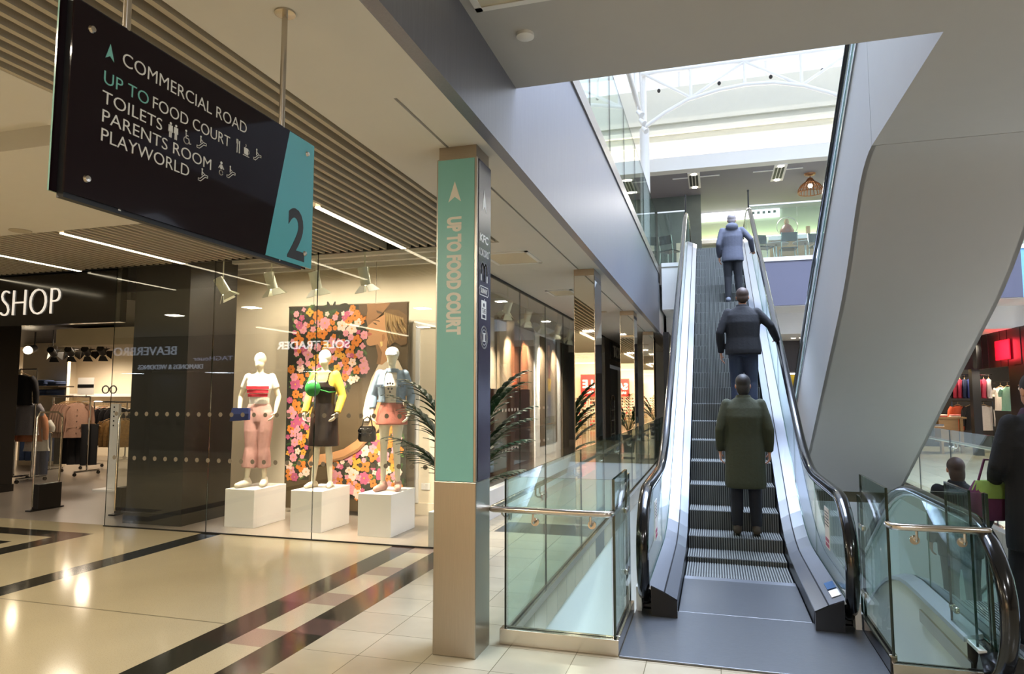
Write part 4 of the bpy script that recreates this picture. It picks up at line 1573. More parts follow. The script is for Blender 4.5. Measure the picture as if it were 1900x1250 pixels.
for i, (y, z) in enumerate(((17.9, 8.75), (17.3, 8.73), (16.7, 8.71))):
    t = thing('roof_spotlight', ['small white spotlight clipped under the roof girder, nearest the round column', 'small white spotlight clipped under the roof girder, middle one', 'small white spotlight clipped under the roof girder, furthest from the round column'][i], 'spotlight', (-1.66, y, z), 'spotlights under the roof girder')
    part('lamp_body', B().tube([(-1.66, y, z + 0.02), (-1.55, y - 0.08, z - 0.12)], [0.05, 0.075], 12), 'whitegloss', t, True)
    part('bracket', B().tube([(-1.66, y, z + 0.02), (-1.66, y, z + 0.16)], 0.015, 6), 'whitegloss', t)
for i, x in enumerate((-1.3, 0.35, 1.7, 3.0)):
    t = thing('roof_camera', 'tiny black fitting hanging below the glazing, number from the round column: ' + ['first', 'second', 'third', 'fourth'][i], 'fitting', (x, 19.2, 10.4), 'black fittings under the skylight')
    part('body', B().ball((x, 19.2, 10.33), (0.05, 0.05, 0.06), 10, 6), 'black', t, True)
    part('cable', B().tube([(x, 19.2, 10.38), (x, 19.2, 11.6)], 0.008, 6), 'white', t)
# cove light above the bulkhead
b = B().box(-8.9, 9.4, 19.45, 19.62, 8.14, 8.17)
solo('cove_light', b, EM('cove_glow', '#fff6e4', 13.0), 'hidden cove light behind the white bulkhead above the cafe', 'light')

# ================================================================== UPPER FLOOR CAFE
for x, y, lb in ((-0.40, 20.1, 'slotted ceiling downlight above the top of the escalator'), (1.90, 20.05, 'slotted ceiling downlight above the cafe rail'), (-2.2, 20.1, 'slotted ceiling downlight seen through the glass on the fascia')):
    t = thing('ceiling_downlight', lb, 'light', (x, y, 7.87), 'slotted downlights in the cafe ceiling')
    b = B().box(x - 0.17, x + 0.17, y - 0.75, y + 0.75, 7.885, 7.90)
    part('frame', b, 'white', t)
    b = B()
    for k in range(3):
        b.box(x - 0.13 + 0.09 * k, x - 0.07 + 0.09 * k, y - 0.5, y + 0.5, 7.878, 7.886)
    part('slot', b, 'black', t)
    for dy in (-0.62, 0.62):
        part('lamp', B().lathe([(0.075, 7.884), (0.075, 7.872), (0.0, 7.870)], (x, y + dy, 0), 14), 'lamp_white', t)
for k in range(3):
    b = B().box(-1.0 + 2.2 * k, 0.3 + 2.2 * k, 19.75, 19.80, 7.88, 7.90)
    struct('trim_%d' % (20 + k), b, 'white')


def pendant(x, y, z, r, lab):
    t = thing('pendant_lamp', lab, 'lamp', (x, y, z))
    b = B()
    for k in range(22):
        q = 2 * math.pi * k / 22
        b.tube([(x + rr * r * math.cos(q), y + rr * r * math.sin(q), z + h) for rr, h in ((1.0, 0.0), (0.97, 0.10), (0.75, 0.22), (0.35, 0.32), (0.14, 0.42))], 0.012, 5)
    for rr, h in ((1.0, 0.0), (0.75, 0.22), (0.35, 0.32)):
        b.tube([(x + rr * r * math.cos(q), y + rr * r * math.sin(q), z + h) for q in [2 * math.pi * k / 24 for k in range(24)]], 0.012, 5, closed=True)
    part('shade', b, P('copper_shade', '#9a6a45', 0.35, 0.5, var=0.1), t, True)
    part('bulb', B().ball((x, y, z + 0.2), 0.06, 10, 8), 'lamp_white', t, True)
    part('cable', B().tube([(x, y, z + 0.42), (x, y, 7.9)], 0.012, 6), 'black', t)
    part('ceiling_rose', B().lathe([(0.16, 7.9), (0.14, 7.86), (0.03, 7.83)], (x, y, 0), 16), P('copper_rose', '#a3714c', 0.35, 0.5), t, True)


pendant(2.75, 20.4, 7.35, 0.33, 'copper wire pendant lamp above the cafe glass')
b = B().box(-0.35, 2.25, 23.93, 24.0, 7.62, 7.98)
mn = thing('menu_lightbox', 'long glowing white menu board on the cafe back wall', 'menu board', (0.9, 23.95, 7.6))
part('box', b, 'menu', mn)
b = B()
for k in range(6):
    b.box(1.2 + 0.17 * k, 1.29 + 0.17 * k, 23.925, 23.93, 7.75, 7.84)
part('menu_pictures', b, P('menu_print', '#6b7a72', 0.6), mn)
solo('wall_light', B().box(-9, 9.4, 23.8, 23.86, 6.93, 6.96), EM('cafe_cove', '#e6f2b8', 9.0), 'glowing strip light low on the pale green cafe wall', 'light')
solo('back_shelf', B().box(-9, 9.4, 23.7, 24.0, 6.80, 6.92), 'white', 'white shelf ledge running along the cafe back wall', 'shelf')
area_light('cafe_light', (1.5, 22.0, 7.85), 3.0, 60, (1, 0.97, 0.85), sy=6.0) if False else None
for (lx, ly) in ((-4.0, 21.5), (1.0, 21.5), (5.0, 21.5)):
    area_light('cafe_downlight', (lx, ly, 7.86), 1.2, 70, (1, 0.97, 0.88))
ct = thing('cafe_counter', 'cafe counter with thick white top behind the upper glass balustrade', 'counter', (3.0, 21.0, 5.0))
part('top', B().box(1.62, 5.5, 20.7, 21.4, 6.12, 6.25), 'whitegloss', ct, bevel=0.01)
part('front', B().box(1.7, 5.4, 20.8, 21.3, 5.0, 6.12), 'wood', ct)


def jar(x, y, z, s, lab, grp=None, mat='pot_copper'):
    t = thing('jar', lab, 'jar', (x, y, z), grp)
    part('bowl', B().lathe([(0.10 * s, z), (0.19 * s, z + 0.10 * s), (0.20 * s, z + 0.18 * s), (0.12 * s, z + 0.32 * s), (0.05 * s, z + 0.38 * s)], (x, y, 0), 18), cloth(mat, '#8a5a4a', 0.25), t, True)
    part('stopper', B().lathe([(0.05 * s, z + 0.38 * s), (0.07 * s, z + 0.42 * s), (0.05 * s, z + 0.52 * s), (0.0, z + 0.54 * s)], (x, y, 0), 14), 'wood', t, True)


jar(2.15, 20.95, 6.25, 1.0, 'round copper jar with stopper on the cafe counter')
for i, x in enumerate((2.72, 3.35)):
    b = B().lathe([(0.07, 6.25), (0.075, 6.29), (0.06, 6.30), (0.06, 6.52), (0.0, 6.52)], (x, 20.95, 0), 14)
    solo('canister', b, 'wood', ['small brown canister on the cafe counter beside the copper jar', 'small brown canister furthest right on the cafe counter'][i], 'canister', smooth=True)
b = B().tube([(2.15 + 0.28 * math.cos(q), 20.85, 6.53 + 0.28 * math.sin(q)) for q in [2 * math.pi * k / 30 for k in range(30)]], 0.012, 6, closed=True)
solo('wire_hoop', b, 'steel_rail', 'round wire hoop stand around the copper jar on the counter', 'stand', smooth=True)


def chair(x, y, z, rz, lab, grp):
    t = thing('chair', lab, 'chair', (x, y, z), grp, rz)
    b = B()
    for sx in (-0.21, 0.21):
        leg = B().tube([(sx, -0.2, 0.0), (sx * 0.9, -0.17, 0.45)], 0.013, 8)
        part('leg', leg, 'chrome', t, True, local=True)
        leg = B().tube([(sx, 0.2, 0.0), (sx * 0.95, 0.17, 0.45), (sx * 0.95, 0.24, 0.86)], 0.013, 8)
        part('leg', leg, 'chrome', t, True, local=True)
    part('seat', B().box(-0.21, 0.21, -0.2, 0.2, 0.44, 0.47), 'blackgloss', t, bevel=0.008, local=True)
    part('backrest', B().box(-0.2, 0.2, 0.20, 0.225, 0.62, 0.86), 'blackgloss', t, bevel=0.008, local=True)
    return t


for (x, y, r, lb) in ((-1.05, 18.75, 2.6, 'metal cafe chair at the far left behind the upper glass'), (1.35, 19.0, 0.4, 'metal cafe chair nearest the escalator top behind the glass'), (2.0, 19.3, 3.2, 'metal cafe chair at the counter, second from the escalator'), (2.75, 19.2, 0.2, 'metal cafe chair at the counter nearest the white soffit')):
    chair(x, y, 5.1, r, lb, 'metal chairs in the upper cafe')
for i, (x, y) in enumerate(((1.75, 19.9), (2.5, 19.9))):
    t = thing('cafe_table', ['slim cafe table near the escalator top, behind the upper glass', 'slim cafe table near the white soffit, behind the upper glass'][i], 'table', (x, y, 5.1))
    part('tabletop', B().lathe([(0.32, 0.72), (0.33, 0.74), (0.0, 0.745)], (0, 0, 0), 20), 'white', t, True, local=True)
    part('pedestal', B().lathe([(0.2, 0.0), (0.2, 0.02), (0.03, 0.04), (0.03, 0.72)], (0, 0, 0), 14), 'chrome', t, True, local=True)
pl = thing('wall_panel', 'pale door panel on the dark cafe wall left of the escalator top', 'panel', (-0.75, 21.5, 5.0))
part('dark_wall', B().box(-2.2, -0.25, 21.6, 21.8, 5.0, 7.9), P('cafe_grey_tiles', '#5b625c', 0.4, var=0.2, scale=4), pl)
part('pale_panel', B().box(-1.02, -0.6, 21.56, 21.6, 5.0, 6.4), 'cream', pl)
# pink and green goods seen at far right on upper floor
for i, (x, z, r, h, c, lb) in enumerate(((6.6, 5.1, 0.34, 0.34, '#8e4aa8', 'purple beanbag behind the glass at the far right of the upper floor'), (6.15, 5.1, 0.2, 0.22, '#6c9e3a', 'green beanbag behind the glass at the far right of the upper floor'), (6.3, 5.5, 0.16, 0.2, '#c8d040', 'lime cushion lying above the beanbags on the upper floor'))):
    solo('beanbag', B().ball((x, 18.6, z + h), (r, r * 0.9, h), 16, 10), cloth('bean%d' % i, c), lb, 'beanbag', smooth=True)
ds = thing('display_shelf', 'white display shelf behind the glass at the far right of the upper floor', 'shelf', (7.4, 19.2, 5.0))
part('board', B().box(6.5, 8.6, 18.9, 19.4, 6.05, 6.11), 'white', ds)
part('upright', B().box(6.95, 7.7, 18.95, 19.3, 5.0, 6.05), 'cream', ds)

# ================================================================== FAR GROUND FLOOR: shops behind the escalators
b = B()
for k in range(20):
    x = -1.2 + 0.41 * k
    b.box(x, x + 0.405, 22.0, 22.06 + 0.012 * (k % 3), 2.38, 3.3)
struct('wall_shop_band', b, P('dark_timber_cladding', '#2c211d', 0.4, var=0.4, scale=3, stretch=(6, 6, 0.5)))
b = B()
for k in range(24):
    y = 21.9 - 0.41 * k
    b.box(7.06 + 0.012 * (k % 3), 7.12, y - 0.405, y, 2.38, 3.3)
struct('wall_shop_band_side', b, P('dark_red_timber_cladding', '#2a1516', 0.4, var=0.4, scale=3, stretch=(6, 6, 0.5)))
b = B().box(-1.2, 9.5, 25.5, 25.6, 0, 3.3)
struct('wall_shop_back', b, 'darkbrown')
b = B().box(6.9, 7.1, 21.85, 22.1, 0, 2.4)
b.box(4.3, 4.5, 22.0, 22.2, 0, 2.4)
b.box(-1.24, -1.1, 18.1, 22, 0, 3.3)
struct('wall_shop_pier', b, 'darkbrown')
b = B().box(7.06, 7.10, 12.3, 19.8, 0, 2.4)
struct('wall_shop_dark_side', b, 'darkbrown')
solo('neon_sign', B().box(7.03, 7.06, 19.6, 20.5, 2.55, 3.05), 'red_glow', 'red glowing neon panel on the dark timber shop band', 'sign', bevel=0.02)
b = B().box(5.72, 5.98, 21.94, 21.98, 2.52, 2.70)
b.lathe([(0.14, 0.0), (0.14, 0.04), (0.0, 0.04)], (5.52, 21.94, 2.66), 16, 0, 'y')
solo('orange_sign', b, 'orange_glow', 'small orange glowing shop sign at the edge of the white soffit', 'sign')
area_light('red_sign_spill', (6.85, 20.05, 2.8), 0.5, 14, (1.0, 0.03, 0.06), rot=(0, math.radians(-90), 0), sy=0.9)
for lx in (5.4, 6.6, 8.0):
    area_light('shop_spot', (lx, 23.4, 3.1), 0.5, 45, WARMW)
area_light('shop_spot', (2.4, 23.5, 3.1), 0.6, 12, (1, 0.9, 0.7))
for ly in (6.5, 9.5, 12.5):  # unseen fill lights, added between the escalators to brighten the white void wall
    area_light('void_fill_light', (1.15, ly, -1.6 - 0.2 * (ly - 6.5)), 0.5, 21, (0.93, 0.97, 1.0), rot=(0, math.radians(75), 0))
# twin recessed spots in the pale far ceiling
t = thing('twin_downlight', 'pair of small recessed spots in the pale ceiling under the upper floor', 'light', (2.3, 20.9, 3.28))
part('plate', B().box(2.1, 2.55, 20.8, 21.0, 3.29, 3.30), 'white', t)
for x in (2.22, 2.43):
    part('lamp', B().lathe([(0.06, 3.29), (0.06, 3.282), (0, 3.28)], (x, 20.9, 0), 12), 'lamp_white', t)
# yellow kiosk left
kk = thing('yellow_kiosk', 'yellow shop panels with a strip light beside the up escalator, far away', 'kiosk', (2.6, 22.6, 0))
part('panel', B().box(2.45, 3.5, 22.55, 22.6, 1.55, 2.08), 'yellow', kk)
part('side_panel', B().box(2.15, 2.5, 22.6, 22.65, 1.9, 2.35), 'yellow', kk)
part('strip', B().box(2.2, 3.4, 22.4, 22.45, 2.30, 2.34), 'lamp_cool', kk)
part('body', B().box(2.1, 3.6, 22.7, 23.2, 0, 2.3), 'black', kk)


# ---- clothing builders
def garment(kind, mat, name=None):
    """a hanging garment about its hook point (0,0,0); shoulders run along x"""
    b = B()
    if kind == 'trousers':
        for sx in (-0.075, 0.075):
            rings = []
            for z, w, d in ((-0.12, 0.085, 0.03), (-0.3, 0.08, 0.045), (-0.6, 0.07, 0.035), (-0.95, 0.075, 0.03)):
                rings.append([(sx + w * math.cos(q) + 0.01 * math.sin(5 * q + z * 9), d * math.sin(q), z) for q in [2 * math.pi * k / 14 for k in range(14)]])
            b.loft(rings)
        b.box(-0.16, 0.16, -0.03, 0.03, -0.15, -0.10)
    else:
        L = {'jacket': 0.72, 'top': 0.58, 'dress': 1.0, 'tee': 0.62}[kind]
        wid = [(0.0, 0.06), (-0.03, 0.13), (-0.07, 0.21), (-0.16, 0.215), (-0.35, 0.20), (-0.55, 0.215), (-L, 0.235 if kind != 'dress' else 0.30)]
        rings = []
        for z, w in wid:
            dd = 0.03 + 0.035 * min(1, -z / 0.3)
            rings.append([(w * math.cos(q), dd * math.sin(q) + 0.012 * math.sin(7 * q) * min(1, -z / 0.3), z - 0.11) for q in [2 * math.pi * k / 20 for k in range(20)]])
        b.loft(rings)
        sl = {'jacket': 0.55, 'top': 0.5, 'dress': 0.16, 'tee': 0.2}[kind]
        for sx in (-1, 1):
            b.tube([(sx * 0.17, 0, -0.16), (sx * 0.235, 0.005, -0.26), (sx * (0.25 + 0.02 * (sl > 0.3)), 0.01, -0.16 - sl * 0.6), (sx * (0.24 + 0.03 * (sl > 0.3)), 0.02, -0.16 - sl)], [0.065, 0.062, 0.055, 0.045], 10)
    return b.mesh(name or ('fabric_' + kind), mat, smooth=True)


bh = B().tube([(-0.2, 0, -0.15), (-0.06, 0, -0.085), (0, 0, -0.07), (0.06, 0, -0.085), (0.2, 0, -0.15)], 0.007, 6)
bh.tube([(0, 0, -0.07), (0, 0, -0.02), (0.012, 0, 0.0), (0.0, 0, 0.016), (-0.014, 0, 0.006)], 0.0035, 6)
HANGER = bh.mesh('hanger', 'wood', smooth=True)
GM = {}


def hang(kind, matname, hexc, loc, rz, label, group, details=None):
    key = (kind, matname)
    if key not in GM:
        GM[key] = garment(kind, cloth(matname, hexc))
    nm = {'jacket': 'jacket', 'top': 'long_sleeved_top', 'dress': 'dress', 'tee': 'tshirt', 'trousers': 'trousers'}[kind]
    t = thing(nm, label, {'trousers': 'trousers', 'tee': 't-shirt', 'top': 'top'}.get(kind, kind), loc, group, rz)
    fab = part('fabric', GM[key], None, t)
    part('hanger', HANGER, None, t)
    if details:
        b = B()
        for k in range(5):
            b.ball((0.0, -0.065, -0.25 - 0.12 * k), 0.011, 8, 6)
        part('button', b, 'brownwood', fab, True, local=True)
        b = B().box(-0.17, -0.05, -0.072, -0.062, -0.62, -0.60).box(0.05, 0.17, -0.072, -0.062, -0.62, -0.60)
        part('pocket_flap', b, cloth(matname, hexc), fab, local=True)
    return t


# clothes shop on the right, far
rk = thing('clothes_rail', 'high black clothes rail full of coloured tops inside the far right shop', 'rail', (7.5, 23.4, 0))
part('bar', B().tube([(6.75, 23.5, 2.28), (7.95, 23.5, 2.28)], 0.018, 8), 'blackgloss', rk, True)
part('wall_bracket', B().tube([(7.1, 23.5, 2.28), (7.1, 25.5, 2.28)], 0.018, 8), 'blackgloss', rk)
part('wall_bracket', B().tube([(7.8, 23.5, 2.28), (7.8, 25.5, 2.28)], 0.018, 8), 'blackgloss', rk)
for i, (c, nm) in enumerate((('#1c1a22', 'black'), ('#b03048', 'crimson'), ('#a02a44', 'dark crimson'), ('#1d2748', 'navy'), ('#2c3a78', 'royal blue'), ('#3b2a52', 'violet'), ('#c02a56', 'magenta'), ('#d04a68', 'rose'), ('#d8d0d2', 'white'))):
    hang('top', 'rail_%d' % i, c, (6.85 + 0.125 * i, 23.5, 2.26), 1.25, nm + ' long sleeved top hanging on the far right shop rail', 'tops on the far shop rail')
for i, (x, c, nm) in enumerate(((6.95, '#d8613c', 'orange'), (7.3, '#1b1a1d', 'black'), (7.62, '#c9c5c2', 'pale grey'))):
    hang('jacket', 'low_%d' % i, c, (x, 23.3, 1.46), 0.3, nm + ' garment hanging on the lower row in the far right shop', 'garments on the lower row')
solo('garment_rail', B().tube([(6.8, 23.3, 1.48), (7.85, 23.3, 1.48)], 0.015, 8).tube([(7.85, 23.3, 0.0), (7.85, 23.3, 1.48)], 0.015, 8).tube([(6.8, 23.3, 0.0), (6.8, 23.3, 1.48)], 0.015, 8), 'blackgloss', 'low garment rail carrying the orange garment in the far right shop', 'rail', smooth=True)
for i, (y, c, nm) in enumerate(((21.2, '#e8e2d2', 'white t-shirt displayed in the side window of the dark shop'), (20.75, '#7fb89a', 'mint green t-shirt displayed in the side window of the dark shop'))):
    hang('tee', 'disp_%d' % i, c, (7.35, y, 1.98), 1.9, nm, 'display t-shirts')
b = B().tube([(7.35, 20.2, 2.0), (7.35, 21.7, 2.0)], 0.012, 6)
solo('display_bar', b, 'blackgloss', 'thin bar holding the display t-shirts in the dark shop window', 'bar')
area_light('tshirt_spot', (7.25, 21.0, 2.36), 0.25, 14, WARMW)
tb = thing('display_table', 'pale wooden display table piled with folded clothes in the far right shop', 'table', (6.3, 22.9, 0))
part('tabletop', B().box(5.6, 6.95, 22.6, 23.2, 0.98, 1.03), 'wood', tb)
for x in (5.7, 6.82):
    for y in (22.66, 23.12):
        part('leg', B().box(x - 0.04, x + 0.04, y - 0.04, y + 0.04, 0, 0.98), 'wood', tb)
part('drawer_block', B().box(6.25, 6.75, 22.66, 23.1, 0.3, 0.98), 'wood', tb)
tb2 = thing('display_table', 'lower display bench of folded clothes in front of the wooden table', 'table', (5.9, 22.3, 0))
part('tabletop', B().box(5.35, 6.3, 22.25, 22.5, 0.72, 0.76), 'wood', tb2)
for x in (5.42, 6.22):
    part('leg', B().box(x - 0.03, x + 0.03, 22.28, 22.46, 0, 0.72), 'wood', tb2)
cols = ['#d8a0a4', '#e8e0d4', '#e6b8a8', '#c85a5a', '#3c3a3e', '#efe9e0', '#c97b78', '#5a6478']
cn = ['pink', 'cream', 'peach', 'red', 'charcoal', 'white', 'salmon', 'slate blue']
rr_ = random.Random(5)


def folded(x, y, z, w, d, n, cidx, label, group):
    t = thing('folded_clothes', label, 'folded clothes', (x, y, z), group)
    for k in range(n):
        h = 0.035
        b = B()
        j = rr_.uniform(-0.015, 0.015)
        b.loft([[(x + j + w * math.copysign(abs(math.cos(q)) ** 0.35, math.cos(q)) * s, y + d * math.copysign(abs(math.sin(q)) ** 0.35, math.sin(q)) * s, z + h * k + hz) for q in [2 * math.pi * i / 16 for i in range(16)]] for s, hz in ((0.93, 0.0), (1.0, 0.012), (1.0, 0.024), (0.92, 0.034))])
        c = cidx[k % len(cidx)]
        part('folded_garment', b, cloth('fold_%d' % c, cols[c]), t, True)
    return t


spots = [(5.75, 22.85, 1.03, 4, (0, 1), 'stack of pink and cream folded tops at the left of the wooden table'), (6.05, 22.85, 1.03, 3, (5, 2), 'stack of white and peach folded tops on the wooden table'), (6.38, 22.85, 1.03, 2, (3, 1), 'low stack of red and cream folded tops on the wooden table'),
         (6.72, 22.85, 1.03, 2, (5, 6), 'low stack of white and salmon folded tops at the right of the wooden table'), (5.9, 23.08, 1.03, 7, (2, 0), 'tall stack of peach and pink folded tops at the back of the wooden table'), (6.2, 23.08, 1.03, 6, (1, 5), 'tall stack of cream and white folded tops at the back of the wooden table'),
         (5.55, 22.37, 0.76, 3, (6, 3), 'stack of salmon and red folded clothes on the low bench'), (5.85, 22.37, 0.76, 3, (4, 5), 'stack of charcoal and white folded clothes on the low bench'), (6.14, 22.37, 0.76, 2, (1, 7), 'stack of cream and slate folded clothes on the low bench')]
for x, y, z, n, ci, lb in spots:
    folded(x, y, z, 0.135, 0.11, n, ci, lb, 'folded clothes in the far right shop')
pos = [(5.9, 22.6, 2.42), (6.05, 22.9, 2.30), (6.3, 22.7, 2.36), (6.33, 22.9, 2.15), (6.55, 22.6, 2.48), (6.62, 22.8, 2.40)]
wh = ['leftmost', 'second from left', 'third from left', 'lowest', 'topmost', 'rightmost']
for (x, y, z), w_ in zip(pos, wh):
    t = thing('lantern', w_ + ' of the small glowing wire lanterns in the far right shop', 'lantern', (x, y, z), 'wire lanterns in the far right shop')
    b = B()
    for dx in (-0.06, 0.06):
        for dy in (-0.06, 0.06):
            b.box(x + dx - 0.005, x + dx + 0.005, y + dy - 0.005, y + dy + 0.005, z - 0.09, z + 0.09)
    b.box(x - 0.065, x + 0.065, y - 0.065, y + 0.065, z + 0.085, z + 0.095).box(x - 0.065, x + 0.065, y - 0.065, y + 0.065, z - 0.095, z - 0.085)
    part('cage', b, 'blackgloss', t)
    part('bulb', B().ball((x, y, z), 0.035, 8, 6), EM('warm_bulb', '#ffd27a', 9.0) if 'wb' not in M else M['wb'], t, True)
    M['wb'] = bpy.data.materials['warm_bulb']
    part('cord', B().tube([(x, y, z + 0.09), (x, y, 3.3)], 0.004, 5), 'black', t)


# ================================================================== LEFT SHOP
b = B().box(-16, -7.42, 7.02, 7.12, 2.60, 3.47)
struct('wall_shop_fascia', b, 'blackgloss')
b = B().box(-15, -11.68, 8.3, 9.0, 0, 2.9)
b.box(-15, -11.66, 8.28, 9.02, 0, 0.12)
b.box(-12.6, -12.57, 8.285, 8.3, 0.2, 2.3)
struct('wall_shop_portal', b, 'darkbrown')
b = B().box(-17.2, -7.36, 7.12, 14.9, 2.9, 3.0)
struct('ceiling_shop', b, 'black')
b = B()
b.box(-11.6, -7.4, 9.6, 11.2, 2.55, 2.86)
struct('ceiling_shop_raft', b, 'cream')
b = B().box(-17.3, -6.5, 14.9, 15.0, 0, 3.3)
struct('wall_shop_left_back', b, 'cream')
b = B().box(-17.3, -17.2, 7, 15, 0, 3.3)
struct('wall_shop_left_side', b, 'cream')
b = B().box(-7.36, -7.26, 8.95, 15, 0, 3.3)
struct('wall_shop_left_partition', b, 'cream')
sgn = thing('shop_sign', 'illuminated white capital letters SHOP on the black fascia at the left edge', 'sign', (-9.9, 7.0, 2.72))
b = B()
text(b, 'SHOP', 0.355, 1.06, (-9.50, 7.02, 2.742), '-y', depth=0.02, bold=-0.026)
part('lettering', b, 'letter_white', sgn)
b = B()
text(b, 'TOP', 0.355, 0.78, (-10.42, 7.02, 2.742), '-y', depth=0.02, bold=-0.026)
part('lettering', b, 'letter_white', sgn)
for (lx, ly, pw_) in ((-12.0, 10.6, 30), (-14.0, 12.6, 55), (-10.0, 12.0, 25), (-15.6, 13.6, 50)):
    spot_light('shop_light', (lx, ly, 2.86), (lx, ly, 0), pw_ * 3.2, (1, 0.82, 0.62), 165, 0.6, 0.12)
area_light('shop_entrance_light', (-9.2, 8.0, 2.58), 0.4, 10, WARM)
# track spots
for i, (x, y) in enumerate(((-12.15, 10.0), (-11.72, 10.0), (-11.32, 10.0), (-10.95, 10.0))):
    tt = (x - 1.6, y + 2.5, 1.4)
    spot_fitting((x, y, 2.47), tt, 'spot_black', ['leftmost', 'second', 'third', 'rightmost'][i] + ' black ceiling spotlight inside the left shop', 'black spotlights in the left shop', inner='spot_black' if i > 1 else 'lamp_white', zc=2.9)
t = thing('spotlight', 'bright round glowing spot lamp near the portal in the left shop', 'spotlight', (-12.86, 10.2, 2.55))
part('lamp_body', B().tube([(-12.86, 10.2, 2.58), (-12.82, 10.05, 2.53)], [0.07, 0.085], 14), 'spot_black', t, True)
part('lens', B().ball((-12.815, 10.03, 2.525), 0.075, 14, 9), EM('glaring_lamp', '#ffe9c4', 25.0), t, True)
part('stem', B().tube([(-12.86, 10.2, 2.6), (-12.86, 10.2, 2.9)], 0.015, 8), 'spot_black', t)


def gate(x, y, lab):
    t = thing('security_gate', lab, 'security gate', (x, y, 0), 'security gates at the left shop entrance')
    p = [(x, y - 0.2, 0.06), (x, y - 0.2, 1.32), (x, y - 0.16, 1.40), (x, y + 0.12, 1.40), (x, y + 0.2, 1.32), (x, y + 0.2, 0.06)]
    part('frame', B().tube(p, 0.014, 8), 'steel_rail', t, True)
    part('pane', B().pane('x', x - 0.004, x + 0.004, y - 0.19, y + 0.19, 0.06, 1.38), ['glass', 'glass_edge_light'], t)
    part('base', B().box(x - 0.05, x + 0.05, y - 0.26, y + 0.26, 0, 0.02), 'spot_black', t)
    part('electronics_box', B().box(x - 0.06, x + 0.06, y - 0.16, y + 0.2, 0.02, 0.37), 'darkbrown', t, bevel=0.006)


gate(-9.35, 7.72, 'left steel and glass security gate at the left shop entrance')
gate(-7.95, 7.80, 'right security gate seen through the end of the shop window glass')


def rack(x0, x1, y, h, lab):
    t = thing('clothes_rack', lab, 'clothes rack', ((x0 + x1) / 2, y, 0))
    part('bar', B().tube([(x0, y, h), (x1, y, h)], 0.015, 8), 'chrome', t, True)
    for x in (x0, x1):
        part('post', B().tube([(x, y, 0.1), (x, y, h)], 0.018, 8), 'chrome', t, True)
        ft = part('foot', B().tube([(x, y - 0.3, 0.09), (x, y + 0.3, 0.09)], 0.018, 8), 'chrome', t, True)
        for dy in (-0.28, 0.28):
            part('caster', B().lathe([(0.0, -0.015), (0.035, -0.015), (0.035, 0.015), (0.0, 0.015)], (x, y + dy, 0.04), 12, 0, 'x'), 'blackgloss', ft, True)
    return t


rack(-13.5, -12.5, 11.2, 1.62, 'chrome clothes rack of salmon jackets inside the left shop')
sal = ['frontmost salmon buttoned jacket on the chrome rack', 'second salmon jacket from the front on the chrome rack', 'third salmon jacket from the front on the chrome rack', 'fourth salmon jacket from the front on the chrome rack', 'salmon jacket at the back of the chrome rack']
for i in range(5):
    hang('jacket', 'salmon', '#a5806d', (-12.83 - 0.075 * i, 11.2, 1.60), 0.8, sal[i], 'salmon jackets on the rack', details=(i == 0))
for i in range(3):
    hang('trousers', 'black_cloth', '#111014', (-13.3 + 0.36 * i, 11.3, 1.15), 0.7, 'black trousers hanging low on the chrome rack, %s' % ['left', 'middle', 'right'][i], 'black garments on the rack')
rack(-13.6, -12.1, 12.3, 1.5, 'chrome clothes rack of black and leopard garments in the left shop')
for i in range(4):
    hang('jacket', 'black_cloth', '#111014', (-13.35 + 0.16 * i, 12.3, 1.48), 0.9, ['black', 'second black', 'third black', 'fourth black'][i] + ' jacket on the rack behind the salmon jackets', 'black jackets on the rack')
leo = P('leopard_cloth', '#7a5a2c', 0.85, var=0.7, scale=22)
M['leopard'] = leo
GM[('top', 'leopard')] = garment('top', leo)
for i in range(4):
    hang('top', 'leopard', '#7a5a2c', (-12.72 + 0.13 * i, 11.95, 1.22), 0.9, 'leopard print top, %s on the rack in the left shop' % ['first', 'second', 'third', 'last'][i], 'leopard print tops on the rack')
rack(-15.6, -14.0, 13.6, 1.5, 'long chrome rack of pale tops before the back wall of the left shop')
pc = [('#8f8a86', 'grey'), ('#b7846a', 'tan'), ('#c99a80', 'apricot'), ('#d9cfc2', 'cream'), ('#a8a29a', 'stone'), ('#c08a72', 'clay'), ('#e6dfd2', 'white'), ('#9a8f84', 'taupe'), ('#cbbfae', 'sand')]
for i, (c, nm) in enumerate(pc):
    hang('tee', 'pale_%d' % i, c, (-15.5 + 0.165 * i, 13.6, 1.48), 1.0, nm + ' top on the long rack by the back wall of the left shop', 'pale tops on the long rack')
# wall shelves with folded denim and hanging jeans
for z, lb in ((1.84, 'upper grey wall shelf of folded denim in the left shop'), (1.62, 'lower grey wall shelf of folded denim in the left shop'), (1.24, 'empty grey wall shelf above the hanging jeans in the left shop')):
    solo('wall_shelf', B().box(-15.4, -14.35, 12.0, 12.4, z, z + 0.03), 'steel_h', lb, 'shelf')
solo('shelf_upright', B().box(-16.0, -14.6, 12.42, 12.5, 0.0, 2.9), 'cream', 'pale wall panel carrying the denim shelves', 'panel')
cols += ['#3a4a6a', '#2c3856']
for i, (x, z, n) in enumerate(((-15.0, 1.87, 4), (-14.65, 1.87, 3), (-15.0, 1.65, 4), (-14.65, 1.65, 4))):
    folded(x, 12.2, z, 0.15, 0.14, n, (8, 9), ['left denim stack on the upper shelf', 'right denim stack on the upper shelf', 'left denim stack on the lower shelf', 'right denim stack on the lower shelf'][i] + ' of the left shop', 'folded denim on the wall shelves')
